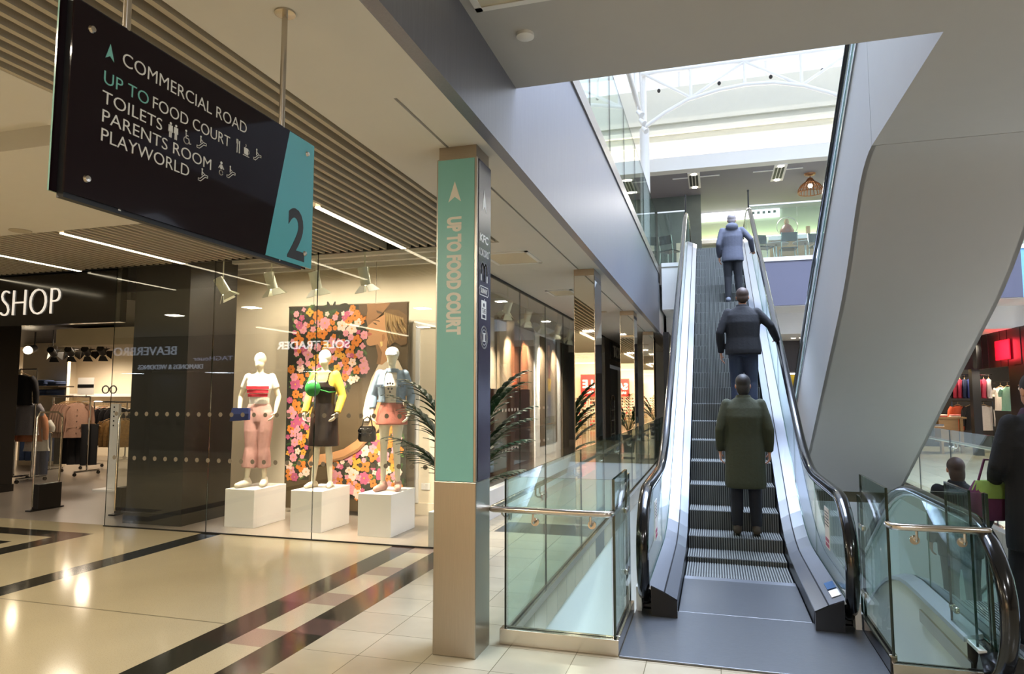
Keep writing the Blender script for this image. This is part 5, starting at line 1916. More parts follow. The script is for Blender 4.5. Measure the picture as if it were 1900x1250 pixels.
solo('jeans_bar', B().tube([(-15.2, 11.9, 1.15), (-14.15, 11.9, 1.15)], 0.015, 8).tube([(-14.7, 11.9, 1.15), (-14.7, 12.42, 1.15)], 0.012, 6).tube([(-15.1, 11.9, 1.15), (-15.1, 12.42, 1.15)], 0.012, 6), 'chrome', 'wall bar holding the row of blue jeans in the left shop', 'bar', smooth=True)
for i in range(5):
    hang('trousers', 'denim', '#3d5176', (-15.05 + 0.19 * i, 11.9, 1.13), 0.6, 'blue jeans hanging under the denim shelves, %s' % ['leftmost', 'second', 'middle', 'fourth', 'rightmost'][i], 'hanging blue jeans')
rack(-12.95, -12.5, 10.0, 2.15, 'chrome rack of mixed garments beside the dark portal')
for i, (c, nm, z, k) in enumerate((('#17151a', 'black', 2.15, 'top'), ('#8d8a90', 'grey', 1.62, 'tee'), ('#c07f5c', 'tan', 1.45, 'top'), ('#ddd8d0', 'white', 1.3, 'tee'), ('#2c3c5e', 'dark denim', 1.05, 'trousers'))):
    hang(k, 'mix_%d' % i, c, (-12.72 + 0.05 * (i % 2), 9.85 + 0.12 * i, z), 0.5, nm + ' garment hanging just right of the dark portal', 'garments by the portal')
st = thing('sign_board', 'white card with a black band standing on the chrome rack in the left shop', 'sign', (-12.62, 11.2, 1.63))
part('card', B().box(-12.85, -12.42, 11.19, 11.20, 1.66, 2.02), 'paper', st)
part('band', B().box(-12.85, -12.42, 11.185, 11.19, 1.81, 1.88), 'black', st)
part('stem', B().tube([(-12.62, 11.2, 1.60), (-12.62, 11.2, 1.7)], 0.01, 6), 'chrome', st)
ws = thing('wall_ledge', 'white ledge along the back wall above the pale tops in the left shop', 'shelf', (-15.7, 14.6, 1.62))
part('board', B().box(-17.1, -14.6, 14.4, 14.9, 1.62, 1.70), 'white', ws)
# figurine and sunglasses on the ledge
fg = thing('ornament', 'small golden star shaped ornament on the white ledge in the left shop', 'ornament', (-16.5, 14.6, 1.70))
b = B()
for k in range(7):
    q = 2 * math.pi * k / 7
    b.loft([[(-16.5 + 0.05 * math.cos(q + 1.2), 14.6 - 0.03, 1.87 + 0.05 * math.sin(q + 1.2)), (-16.5 + 0.05 * math.cos(q - 1.2), 14.6 - 0.03, 1.87 + 0.05 * math.sin(q - 1.2)), (-16.5, 14.64, 1.87)], [(-16.5 + 0.17 * math.cos(q), 14.6, 1.87 + 0.17 * math.sin(q))] * 3])
part('star', b, P('gold_leaf', '#b58a3c', 0.3, 0.7), fg)
part('foot', B().box(-16.56, -16.44, 14.55, 14.65, 1.70, 1.74), 'wood', fg)
wl = thing('sunglasses', 'dark sunglasses on the white ledge in the left shop', 'sunglasses', (-15.5, 14.5, 1.70))
b = B()
for dx in (-0.13, 0.13):
    b.tube([(-15.5 + dx + 0.11 * math.cos(q), 14.45, 1.81 + 0.1 * math.sin(q)) for q in [2 * math.pi * k / 16 for k in range(16)]], 0.018, 6, closed=True)
b.tube([(-15.52, 14.45, 1.85), (-15.48, 14.45, 1.85)], 0.015, 6)
part('frame', b, 'spot_black', wl, True)
ms = thing('mirror_stand', 'tall white perforated mirror stand behind the window edge in the left shop', 'stand', (-10.1, 9.6, 0))
part('post', B().box(-10.22, -10.04, 9.57, 9.63, 0.0, 1.5), 'white', ms)
b = B()
for k in range(5):
    b.lathe([(0.015, 0), (0.015, 0.004), (0, 0.004)], (-10.13, 9.562, 1.12 + 0.08 * k), 8, 0, 'y')
part('hole', b, 'black', ms)
part('base', B().box(-10.35, -9.85, 9.4, 9.8, 0.0, 0.03), 'white', ms)

# ================================================================== PASSAGE WINDOW DISPLAY
pc = thing('picture_panel', 'white framed fashion picture of a standing woman in the passage window', 'picture', (-3.8, 15.9, 0.1))
part('frame', B().box(-3.84, -3.79, 14.62, 17.22, 0.0, 3.27), 'white', pc)
part('print', B().box(-3.79, -3.786, 15.03, 16.8, 0.50, 3.0), P('picture_ground', '#6d5f4f', 0.5, var=0.25, scale=1.5), pc)
b = B()


def pf(pts, m, k=0):
    b.poly([(-3.784 + 0.0005 * k, 15.03 + 1.77 * u, 0.5 + 2.5 * v) for u, v in pts], m)


pf([(0.42, 0.97), (0.58, 0.97), (0.66, 0.88), (0.66, 0.70), (0.36, 0.70), (0.36, 0.88)], 0)
pf([(0.44, 0.94), (0.55, 0.94), (0.57, 0.86), (0.5, 0.80), (0.43, 0.86)], 1, 1)
pf([(0.34, 0.78), (0.66, 0.78), (0.76, 0.55), (0.68, 0.12), (0.36, 0.10), (0.28, 0.5)], 2, 1)
pf([(0.42, 0.62), (0.62, 0.62), (0.60, 0.50), (0.44, 0.50)], 3, 2)
pf([(0.44, 0.46), (0.60, 0.46), (0.58, 0.2), (0.46, 0.2)], 4, 2)
pf([(0.48, 0.80), (0.54, 0.80), (0.53, 0.62), (0.49, 0.62)], 5, 3)
part('woman_print', b, [P('pic_hair', '#3a2418', 0.6), P('pic_skin', '#b98a66', 0.6), P('pic_coat', '#57493c', 0.6, var=0.3), P('pic_mustard', '#b08a1e', 0.6), P('pic_plum', '#3d2740', 0.6), P('pic_red', '#9a2f28', 0.6)], pc)
ph_ = thing('picture_panel', 'fashion picture of a woman with long brown hair in the passage window', 'picture', (-3.8, 13.3, 0.1))
part('print', B().box(-3.84, -3.79, 12.0, 14.5, 0.0, 3.1), P('picture_ground_dark', '#7a6a58', 0.5, var=0.2, scale=1.2), ph_)
b = B()


def pf2(pts, m, k=0):
    b.poly([(-3.788 + 0.0005 * k, 12.0 + 2.5 * u, 0.1 + 3.0 * v) for u, v in pts], m)


pf2([(0.30, 0.93), (0.42, 0.98), (0.56, 0.97), (0.72, 0.90), (0.82, 0.72), (0.80, 0.5), (0.62, 0.44), (0.40, 0.5), (0.28, 0.7)], 0)
for k in range(12):
    u = 0.3 + 0.042 * k
    pf2([(u, 0.90), (u + 0.012, 0.90), (u + 0.03 + 0.02 * math.sin(k), 0.5), (u + 0.015 + 0.02 * math.sin(k), 0.5)], 3, 1)
pf2([(0.34, 0.66), (0.46, 0.66), (0.46, 0.46), (0.38, 0.40), (0.32, 0.46)], 4, 2)
pf2([(0.2, 0.46), (0.85, 0.46), (0.95, 0.0), (0.1, 0.0)], 2, 2)
part('woman_print', b, [P('pic_long_hair', '#5a3420', 0.6, var=0.35, scale=6), P('pic_skin_warm', '#c48a68', 0.6), P('pic_skirt', '#5c4a40', 0.6, var=0.3), P('pic_hair_light', '#7c4c2c', 0.6), P('pic_scarf', '#c4603a', 0.6, var=0.3)], ph_)
pk = thing('picture_panel', 'dark fashion picture at the far end of the passage window', 'picture', (-3.8, 18.2, 0.1))
part('print', B().box(-3.84, -3.79, 17.5, 18.9, 0.0, 3.25), P('picture_far', '#5f5346', 0.5, var=0.5, scale=3), pk)
b = B().box(-3.70, -3.1, 10.4, 11.6, 0.0, 1.75)
solo('display_block', b, P('oxblood_block', '#4a241f', 0.35, var=0.15), 'dark red display block behind the passage window glass', 'block', bevel=0.01)
# dark shop doorway further down the passage
b = B().box(-3.1, -2.9, 18.95, 19.9, 0, 3.3)
b.box(-3.1, -2.9, 19.9, 26, 2.62, 3.3)
struct('wall_passage_portal', b, P('portal_taupe', '#6a5f55', 0.5, var=0.05))
b = B().box(-3.6, -3.5, 19.9, 26, 0, 2.62)
struct('wall_passage_dark', b, 'black')
sn = thing('shop_sign', 'dark projecting sign with pale capitals over the doorway down the passage', 'sign', (-2.88, 21.0, 2.75))
part('board', B().box(-2.9, -2.86, 19.9, 24.6, 2.72, 3.22), 'black', sn)
b = B()
text(b, 'TOPSHOP', 0.34, 3.4, (-2.86, 20.3, 2.8), '+x', depth=0.03)
part('lettering', b, 'lettering', sn)
gt = thing('security_gate', 'grey security gate in the dark doorway behind the mirrored column', 'security gate', (-2.95, 20.8, 0))
part('frame', B().tube([(-2.95, 20.3, 0.02), (-2.95, 20.3, 1.5), (-2.95, 20.5, 1.65), (-2.95, 20.9, 1.65), (-2.95, 21.1, 1.5), (-2.95, 21.1, 0.02)], 0.02, 8), 'steel_rail', gt, True)
part('crossbar', B().box(-2.965, -2.935, 20.3, 21.1, 0.5, 0.53).box(-2.965, -2.935, 20.3, 21.1, 0.9, 0.93).box(-2.965, -2.935, 20.3, 21.1, 1.2, 1.23), 'steel_rail', gt)


# ================================================================== SHOPS OPPOSITE (behind the camera, seen mirrored)
b = B().box(-18, -8.6, -1.75, -1.6, 2.35, 3.3)
b.box(-18, -8.6, -3.2, -3.1, 0, 2.35)
for x in (-18, -15.4, -12.1, -8.75):
    b.box(x, x + 0.15, -1.75, -1.6, 0, 2.35)
struct('wall_opposite', b, 'darkbrown')
b = B().box(-8.75, -8.6, -18, -1.6, 0, 3.3)
struct('wall_opposite_side', b, 'plaster')
t = thing('shop_sign', 'white lit shop name opposite, mirrored backwards in the window above the mannequins', 'sign', (-10.0, -1.6, 2.7))
b = B()
text(b, 'SOLE TRADER', 0.21, 2.15, (-8.9, -1.6, 2.86), '+y', depth=0.02, bold=0.012)
part('lettering', b, EM('lit_sign_letters', '#ffffff', 4.0), t)
t = thing('shop_sign', 'pale jeweller shop name opposite, mirrored faintly in the dark pillar glass', 'sign', (-16.0, -1.6, 2.75))
b = B()
text(b, 'BEAVERBROOKS', 0.24, 3.0, (-14.3, -1.6, 2.78), '+y', depth=0.02)
bv = EM('pale_sign_letters', '#c8d4e8', 1.2)
part('lettering', b, bv, t)
b = B()
text(b, 'DIAMONDS & WEDDINGS', 0.13, 2.2, (-13.4, -1.6, 2.38), '+y', depth=0.02)
part('lettering', b, bv, t)
t = thing('shop_sign', 'small watch brand sign opposite, mirrored in the dark pillar glass', 'sign', (-13.0, -1.5, 2.5))
part('board', B().box(-14.2, -11.9, -1.59, -1.56, 2.55, 2.76), 'black', t)
b = B()
text(b, 'TAGHeuer', 0.12, 1.3, (-12.4, -1.56, 2.6), '+y', depth=0.01)
part('lettering', b, EM('blue_sign_letters', '#b8c4f0', 1.0), t)
for lx in (-16.5, -13.5, -10.3):
    area_light('opposite_shop_light', (lx, -2.4, 2.3), 0.6, 12, (0.8, 0.88, 1.0))
# bright sale shop far behind the camera, mirrored in the columns
b = B().box(-8.6, 1.0, -17.8, -17.7, 0, 3.3)
struct('wall_sale_shop', b, P('sale_shop_wall', '#fff3d8', 0.8, var=0.02))
sp = thing('sale_poster', 'red sale poster of the shop behind, mirrored in the column faces', 'poster', (-5.85, -17.0, 1.68))
part('sheet', B().box(-6.55, -5.15, -17.02, -17.0, 1.62, 2.75), 'redmatte', sp)
b = B()
text(b, 'SALE', 0.42, 1.2, (-5.25, -17.0, 2.05), '+y', depth=0.004, bold=0.03)
text(b, 'SALE SALE', 0.14, 1.0, (-5.35, -17.0, 1.78), '+y', depth=0.004, bold=0.02)
part('lettering', b, P('poster_letters', '#ffffff', 0.6, var=0.01), sp)
part('frame', B().tube([(-6.5, -17.03, 0.0), (-6.5, -17.03, 1.7)], 0.02, 6).tube([(-5.2, -17.03, 0.0), (-5.2, -17.03, 1.7)], 0.02, 6), 'steel_rail', sp)
shelf_m = P('goods_shelf_white', '#efe6d2', 0.6, emit='#efe6d2', estr=0.5) if False else 'paper'
for u in range(3):
    x0 = -7.4 + 1.35 * u
    t = thing('goods_shelf', 'white shelf unit of small goods in the sale shop behind, %s' % ['left', 'middle', 'right'][u], 'shelf', (x0 + 0.6, -16.7, 0), 'goods shelves mirrored in the columns')
    b = B()
    for k in range(8):
        b.box(x0, x0 + 1.25, -16.9, -16.6, 0.15 + 0.18 * k, 0.165 + 0.18 * k)
    b.box(x0, x0 + 0.02, -16.9, -16.6, 0, 1.5).box(x0 + 1.23, x0 + 1.25, -16.9, -16.6, 0, 1.5)
    part('shelves', b, 'paper', t)
    b = B()
    for k in range(8):
        for q in range(9):
            b.box(x0 + 0.05 + 0.13 * q, x0 + 0.05 + 0.13 * q + rr_.uniform(0.05, 0.1), -16.75, -16.62, 0.165 + 0.18 * k, 0.165 + 0.18 * k + rr_.uniform(0.05, 0.13), rr_.choice((0, 1, 2, 3)))
    part('goods', b, ['wood', 'brownwood', 'redmatte', 'spot_black'], t)
b = B()
for k in range(30):
    x = -8.3 + 0.1 * k
for k in range(11):
    y = -8.4 - 0.85 * k
    b.box(-8.4, -1.5, y - 0.06, y, 3.275, 3.295)
st_ = solo('ceiling_light_bars', b, EM('rear_strip_led', '#ffe6b4', 1.6), 'bright light bars in the ceiling behind, mirrored in the columns', 'light')
area_light('sale_shop_light', (-4.5, -15.4, 3.2), 5.0, 420, (1.0, 0.86, 0.62), sy=1.5, rot=(math.radians(-35), 0, 0))

# ================================================================== PALM beside the sign column
pm = thing('potted_palm', 'tall potted palm half hidden behind the sign column', 'palm', (-2.42, 6.45, 0))
px, py = -2.42, 6.45
part('pot', B().lathe([(0.15, 0.0), (0.20, 0.45), (0.21, 0.5), (0.18, 0.5), (0.17, 0.45), (0.0, 0.44)], (px, py, 0), 20), 'darkbrown', pm, True)
rp = random.Random(4)
fr = [(px + 0.0, 0.45, 175, 1.75, 0.62), (px, 0.45, 190, 1.55, 0.75), (px, 0.45, 160, 1.35, 0.7), (px, 0.45, 205, 1.0, 0.75), (px, 0.45, 10, 1.85, 0.6), (px, 0.45, -12, 1.7, 0.62), (px, 0.45, 25, 1.4, 0.7), (px, 0.45, -25, 1.0, 0.72), (px, 0.45, 80, 1.6, 0.5), (px, 0.45, 178, 0.8, 0.6), (px, 0.45, 2, 0.6, 0.55), (px, 0.45, -5, 1.25, 0.65)]
for (fx, fz, az, ht, sp_) in fr:
    a = math.radians(az)
    dirv = Vector((math.cos(a), math.sin(a) * 0.55, 0))
    path = []
    for i in range(15):
        u = i / 14
        path.append(Vector((fx, py, fz)) + dirv * (sp_ * (u ** 1.6)) + Vector((0, 0, ht * (u - 0.24 * u ** 3.2))))
    part('stem', B().tube(path, [0.012 * (1 - 0.8 * i / 14) for i in range(15)], 6), 'stem', pm, True)
    b = B()
    for i in range(5, 15):
        for sg_ in (-1, 1):
            t_ = (path[min(i + 1, 14)] - path[i - 1]).normalized()
            sd = t_.cross(Vector((0, 0, 1)))
            if sd.length < 0.1:
                sd = Vector((0, 1, 0))
            sd.normalize()
            ln = 0.34 * (1.1 - abs(i - 8) / 9.0)
            d0 = (t_ * 0.75 + sd * sg_ * 0.6 + Vector((0, 0, 0.12))).normalized()
            p0 = path[i]
            pts = []
            for q in range(5):
                w = q / 4
                pts.append(p0 + d0 * ln * w + Vector((0, 0, -0.16 * ln * w * w * 2.2)))
            wd = [0.010, 0.030, 0.033, 0.022, 0.001]
            nn = d0.cross(Vector((0, 0, 1))).normalized()
            for q in range(4):
                up_ = Vector((0, 0, 0.006))
                b.quad(pts[q] - nn * wd[q], pts[q] + up_, pts[q + 1] + up_, pts[q + 1] - nn * wd[q + 1])
                b.quad(pts[q] + up_, pts[q] + nn * wd[q], pts[q + 1] + nn * wd[q + 1], pts[q + 1] + up_)
    part('frond', b, 'leaf', pm)


# ================================================================== PEOPLE AND MANNEQUINS
def remesh(b, name, mat, voxel, smooth=4):
    me = bpy.data.meshes.new('tmp')
    me.from_pydata(b.v, [], b.f)
    o = bpy.data.objects.new('tmp', me)
    col.objects.link(o)
    r = o.modifiers.new('r', 'REMESH')
    r.mode = 'VOXEL'
    r.voxel_size = voxel
    s = o.modifiers.new('s', 'SMOOTH')
    s.factor = 0.5
    s.iterations = smooth
    bpy.context.view_layer.update()
    dg = bpy.context.evaluated_depsgraph_get()
    out = bpy.data.meshes.new_from_object(o.evaluated_get(dg))
    out.name = name
    bpy.data.objects.remove(o)
    bpy.data.meshes.remove(me)
    out.polygons.foreach_set('use_smooth', [True] * len(out.polygons))
    out.materials.clear()
    out.materials.append(M[mat] if isinstance(mat, str) else mat)
    return out


def limb(b, pts, rs, seg=12, flat_end=False):
    """tapered limb with round joints"""
    for i in range(len(pts) - 1):
        a, c = Vector(pts[i]), Vector(pts[i + 1])
        if (c - a).length > 1e-4:
            b.tube([a, c], [rs[i], rs[i + 1]], seg)
    for i, (p, r) in enumerate(zip(pts, rs)):
        if not (flat_end and i == len(pts) - 1):
            b.ball(tuple(p), r * 1.0, seg, 8)
    return b


def oval(b, rings, seg=20):
    """stack of oval sections: (cx, cy, z, rx, ry)"""
    b.loft([[(x + rx * math.cos(q), y + ry * math.sin(q), z) for q in [2 * math.pi * k / seg for k in range(seg)]] for x, y, z, rx, ry in rings])
    return b


def hand(b, wrist, d, n, curl=0.5, s=1.0, thumb=1):
    """palm, four fingers of different lengths and a thumb; d = pointing direction, n = palm normal"""
    w, d, n = Vector(wrist), Vector(d).normalized(), Vector(n)
    n = (n - d * n.dot(d)).normalized()
    side = d.cross(n) * thumb
    pts = []
    palm = B()
    for u, hw, th in ((0.0, 0.024, 0.019), (0.03, 0.032, 0.016), (0.065, 0.040, 0.014), (0.092, 0.040, 0.012)):
        c = w + d * u * s
        pts.append([tuple(c + side * hw * s * math.cos(q) + n * th * s * math.sin(q)) for q in [2 * math.pi * k / 12 for k in range(12)]])
    b.loft(pts)
    for k, (off, ln) in enumerate(((0.031, 0.068), (0.0105, 0.078), (-0.0105, 0.072), (-0.031, 0.056))):
        p = w + d * 0.086 * s + side * off * s
        path = [p]
        ang = 0.12
        for seg_ in (0.45, 0.32, 0.25):
            ang += curl * (0.55 + 0.08 * k)
            dd = d * math.cos(ang) + n * math.sin(ang)
            path.append(path[-1] + dd * ln * seg_ * s)
        limb(b, path, [0.0095 * s, 0.009 * s, 0.0085 * s, 0.0072 * s], 8)
    p = w + d * 0.028 * s + side * 0.026 * s
    dd = (d * 0.72 + side * 0.62 + n * (0.25 + 0.3 * curl)).normalized()
    limb(b, [p, p + dd * 0.04 * s, p + (dd + n * 0.25 * curl + d * 0.15).normalized() * 0.072 * s], [0.0125 * s, 0.0105 * s, 0.0082 * s], 8)
    return b


def arm_pts(J, side):
    return J['sh' + side], J['el' + side], J['wr' + side]


def skeleton(k, fem=False, **over):
    sw = 0.150 if fem else 0.178
    J = dict(shL=(-sw, 0, 1.42), shR=(sw, 0, 1.42), elL=(-sw - 0.06, -0.02, 1.13), elR=(sw + 0.06, -0.02, 1.13), wrL=(-sw - 0.07, 0.06, 0.88), wrR=(sw + 0.07, 0.06, 0.88),
             hdL=(0, 0.15, -1), hdR=(0, 0.15, -1), hnL=(1, 0, 0), hnR=(-1, 0, 0), hipL=(-0.088, 0, 0.92), hipR=(0.088, 0, 0.92), knL=(-0.095, 0.02, 0.50), knR=(0.095, 0.02, 0.50), anL=(-0.10, -0.02, 0.085), anR=(0.10, -0.02, 0.085),
             head=(0, 0.025, 1.635), toeL=(-0.02, 1), toeR=(0.02, 1))
    J.update(over)
    return {n: (tuple(c * k for c in v) if n[:2] not in ('hd', 'hn', 'to') else v) for n, v in J.items()}


def body_mesh(J, k, fem=False, mannequin=False, curlL=0.45, curlR=0.45):
    b = B()
    if fem:
        rings = [(0, 0.0, 0.84, 0.12, 0.085), (0, -0.01, 0.90, 0.165, 0.105), (0, -0.012, 0.97, 0.16, 0.105), (0, 0, 1.08, 0.118, 0.083), (0, 0.005, 1.15, 0.122, 0.085), (0, 0.025, 1.27, 0.142, 0.108), (0, 0.01, 1.36, 0.148, 0.09), (0, 0, 1.43, 0.135, 0.065), (0, 0, 1.475, 0.06, 0.05)]
    else:
        rings = [(0, 0, 0.84, 0.13, 0.10), (0, -0.005, 0.92, 0.168, 0.115), (0, 0, 1.03, 0.155, 0.108), (0, 0, 1.15, 0.155, 0.105), (0, 0.01, 1.28, 0.175, 0.118), (0, 0.005, 1.38, 0.178, 0.10), (0, 0, 1.44, 0.155, 0.075), (0, 0, 1.48, 0.07, 0.06)]
    oval(b, [tuple(v * k for v in r) for r in rings])
    h = Vector(J['head'])
    limb(b, [(0, -0.005 * k, 1.44 * k), (h.x * 0.5, h.y * 0.6, 1.53 * k), tuple(h - Vector((0, 0.01, 0.05)) * k)], [0.056 * k if not fem else 0.047 * k, 0.05 * k if not fem else 0.041 * k, 0.05 * k if not fem else 0.042 * k])
    # head: skull and jaw
    b.ball((h.x, h.y - 0.008 * k, h.z + 0.02 * k), (0.075 * k, 0.094 * k, 0.092 * k), 18, 12)
    b.ball((h.x, h.y + 0.022 * k, h.z - 0.045 * k), (0.056 * k, 0.066 * k, 0.072 * k), 16, 10)
    if not mannequin:
        limb(b, [(h.x, h.y + 0.088 * k, h.z + 0.01 * k), (h.x, h.y + 0.106 * k, h.z - 0.025 * k)], [0.009 * k, 0.014 * k], 8)
        for s in (-1, 1):
            b.ball((h.x + s * 0.077 * k, h.y - 0.008 * k, h.z - 0.012 * k), (0.010 * k, 0.022 * k, 0.032 * k), 8, 6)
        b.ball((h.x, h.y + 0.082 * k, h.z - 0.062 * k), (0.026 * k, 0.012 * k, 0.009 * k), 8, 6)
        b.ball((h.x, h.y + 0.078 * k, h.z + 0.035 * k), (0.05 * k, 0.016 * k, 0.010 * k), 10, 6)
    f = 0.82 if fem else 1.0
    for s in 'LR':
        sh, el, wr = J['sh' + s], J['el' + s], J['wr' + s]
        limb(b, [sh, tuple((Vector(sh) + Vector(el)) / 2), el, tuple(Vector(el).lerp(Vector(wr), 0.35)), wr], [0.056 * k * f, 0.049 * k * f, 0.040 * k * f, 0.041 * k * f, 0.026 * k * f])
        hand(b, wr, J['hd' + s], J['hn' + s], curlL if s == 'L' else curlR, k * (0.92 if fem else 1.0), -1 if s == 'L' else 1)
        hp, kn, an = J['hip' + s], J['kn' + s], J['an' + s]
        limb(b, [hp, tuple(Vector(hp).lerp(Vector(kn), 0.5)), kn, tuple(Vector(kn).lerp(Vector(an), 0.3) + Vector((0, -0.012 * k, 0))), an], [0.092 * k * (0.95 if fem else 1), 0.075 * k * f, 0.053 * k * f, 0.053 * k * f, 0.034 * k * f])
        t = Vector((J['toe' + s][0], J['toe' + s][1], 0)).normalized()
        a = Vector(an)
        limb(b, [tuple(a + Vector((0, 0, -0.045 * k)) - t * 0.035 * k), tuple(a + Vector((0, 0, -0.045 * k)) + t * 0.06 * k), tuple(a + Vector((0, 0, -0.06 * k)) + t * 0.15 * k)], [0.038 * k, 0.036 * k, 0.024 * k])
    return b


def shoes_mesh(J, k, s_, r=1.0):
    b = B()
    for s in s_:
        t = Vector((J['toe' + s][0], J['toe' + s][1], 0)).normalized()
        a = Vector(J['an' + s])
        limb(b, [tuple(a + Vector((0, 0, 0.0)) - t * 0.012 * k), tuple(a + Vector((0, 0, -0.04 * k)) - t * 0.03 * k)], [0.046 * k, 0.045 * k])
        limb(b, [tuple(a + Vector((0, 0, -0.04 * k)) - t * 0.04 * k), tuple(a + Vector((0, 0, -0.043 * k)) + t * 0.07 * k), tuple(a + Vector((0, 0, -0.05 * k)) + t * 0.175 * k)], [0.046 * k * r, 0.046 * k * r, 0.035 * k * r])
    return b


def leg_cloth(J, k, b, ext=1.2, to=1.0, flare=0.0, fem=False):
    for s in 'LR':
        hp, kn, an = [Vector(J[n + s]) for n in ('hip', 'kn', 'an')]
        end = kn.lerp(an, to)
        limb(b, [tuple(hp), tuple(hp.lerp(kn, 0.5)), tuple(kn), tuple(kn.lerp(an, 0.4 * to)), tuple(end)], [0.097 * k * ext * 0.92, 0.084 * k * ext, 0.066 * k * ext, 0.062 * k * ext + flare * 0.5, 0.052 * k * ext + flare], 14, True)
    return b


def sleeve(J, k, b, s, ext=1.3, to=1.0):
    sh, el, wr = [Vector(J[n + s]) for n in ('sh', 'el', 'wr')]
    pts = [sh, sh.lerp(el, 0.5), el]
    rs = [0.060 * k * ext * 0.9, 0.054 * k * ext, 0.046 * k * ext]
    if to <= 0.5:
        pts = [sh, sh.lerp(el, to * 2)]
        rs = rs[:2]
    else:
        pts += [el.lerp(wr, (to - 0.5) * 2 * 0.5), el.lerp(wr, (to - 0.5) * 2)]
        rs += [0.045 * k * ext, 0.036 * k * ext]
    limb(b, [tuple(p) for p in pts], rs, 12, True)


def person(name, label, cat, loc, H, J, coat, trousers, shoes, hair, coat_hem=0.86, coat_w=1.0, collar=True, hood=False, rz=0.0, curlR=0.5, curlL=0.45, hair_long=0.0, coat_ext=1.18, beard=False):
    k = H / 1.75
    t = thing(name, label, cat, loc, None, rz)
    part('body', remesh(body_mesh(J, k, curlR=curlR, curlL=curlL), 'body', 'skin', 0.0075, 3), None, t)
    b = B()
    w = coat_w
    hem = coat_hem
    oval(b, [tuple(v * k for v in r) for r in [(0, -0.005, hem, 0.205 * w, 0.15 * w), (0, -0.005, hem + 0.06, 0.21 * w, 0.152 * w), (0, 0, 1.08, 0.19 * w, 0.14 * w), (0, 0.0, 1.28, 0.205 * w, 0.15 * w), (0, 0, 1.38, 0.20 * w, 0.125 * w), (0, -0.005, 1.44, 0.155 * w, 0.095 * w), (0, -0.005, 1.50, 0.085, 0.08)]])
    for s in 'LR':
        sleeve(J, k, b, s, coat_ext)
    if hood:
        b.ball((0, -0.09 * k, 1.47 * k), (0.12 * k, 0.075 * k, 0.085 * k), 14, 10)
    part('coat', remesh(b, 'coat', coat, 0.011, 4), None, t)
    b = leg_cloth(J, k, B(), 1.12)
    oval(b, [tuple(v * k for v in r) for r in [(0, 0, 0.83, 0.15, 0.115), (0, 0, 0.92, 0.178, 0.125), (0, 0, 1.02, 0.165, 0.118)]])
    part('trousers', remesh(b, 'trousers', trousers, 0.011, 4), None, t)
    for s in 'LR':
        part('shoe', remesh(shoes_mesh(J, k, s), 'shoe', shoes, 0.010, 3), None, t)
    h = Vector(J['head'])
    b = B().ball((h.x, h.y - 0.022 * k, h.z + 0.034 * k), (0.084 * k, 0.096 * k, 0.092 * k), 18, 12)
    b.ball((h.x, h.y - 0.055 * k, h.z - 0.02 * k - hair_long * 0.3 * k), (0.075 * k, 0.055 * k, 0.075 * k + hair_long * k), 16, 10)
    part('hair', remesh(b, 'hair', hair, 0.009, 3), None, t)
    for s in (-1, 1):
        part('eye', B().ball((h.x + s * 0.03 * k, h.y + 0.079 * k, h.z + 0.012 * k), 0.012 * k, 8, 6), ['paper'], t, True, local=True)
    if collar:
        b = B()
        oval(b, [tuple(v * k for v in r) for r in [(0, -0.002, 1.46, 0.10, 0.095), (0, 0.003, 1.525, 0.075, 0.078)]])
        part('collar', remesh(b, 'collar', coat, 0.009, 2), None, t)
    return t


def esc_step(s_target):
    """height of the tread carrying somebody at escalator position s"""
    n = round((s_target - 0.14) / 0.4)
    s = 0.14 + 0.4 * n
    return 6.42 + s, zn(s) + 0.004


# rider 1 (top): grey jacket, black trousers, right hand on the rail
y1, z1 = esc_step(13.55 - 6.42)
k = 1.70 / 1.75
J = skeleton(k, anL=(-0.10, -0.03, 0.085), anR=(0.115, 0.02, 0.085 + 0.0), elR=(0.335, -0.02, 1.22), wrR=(0.385, 0.235, 1.03), hdR=(0.15, 1, 0.12), hnR=(0, 0, -1), elL=(-0.255, -0.06, 1.14), wrL=(-0.245, 0.10, 0.92), head=(0, 0.04, 1.63))
person('person', 'person in a grey jacket and black trousers riding near the top of the escalator', 'person', (0.40, y1, z1), 1.70, J, cloth('grey_jacket', '#4a4d5a'), cloth('black_trousers', '#0f1016'), cloth('shoe_grey', '#5a5d66'), 'hair_grey', coat_hem=0.80, hood=True)
# rider 2: black jacket, jeans
y2, z2 = esc_step(9.75 - 6.42)
k = 1.80 / 1.75
J = skeleton(k, elR=(0.345, 0.0, 1.24), wrR=(0.445, 0.25, 1.06), hdR=(0.15, 1, 0.25), hnR=(0, 0, -1), elL=(-0.29, -0.05, 1.15), wrL=(-0.28, 0.08, 0.90), head=(0.01, 0.03, 1.635))
person('person', 'person in a black jacket and blue jeans with one hand on the escalator handrail', 'person', (0.395, y2, z2), 1.80, J, cloth('black_jacket', '#0c0c11'), cloth('blue_jeans', '#2a3348'), cloth('shoe_black', '#0d0d0f'), 'hair_brown', coat_hem=0.86, coat_w=1.1)
# rider 3: long olive coat, lowest
y3, z3 = esc_step(7.62 - 6.42)
k = 1.68 / 1.75
J = skeleton(k, elL=(-0.26, -0.04, 1.14), wrL=(-0.26, 0.03, 0.90), elR=(0.26, -0.04, 1.14), wrR=(0.26, 0.03, 0.90))
person('person', 'person in a long olive coat and black trousers lowest on the escalator', 'person', (0.30, y3, z3), 1.68, J, cloth('olive_coat', '#30331f'), cloth('black_trousers', '#0f1016'), cloth('shoe_brown', '#3a3022'), 'hair_dark', coat_hem=0.50, coat_w=1.06, hair_long=0.03)
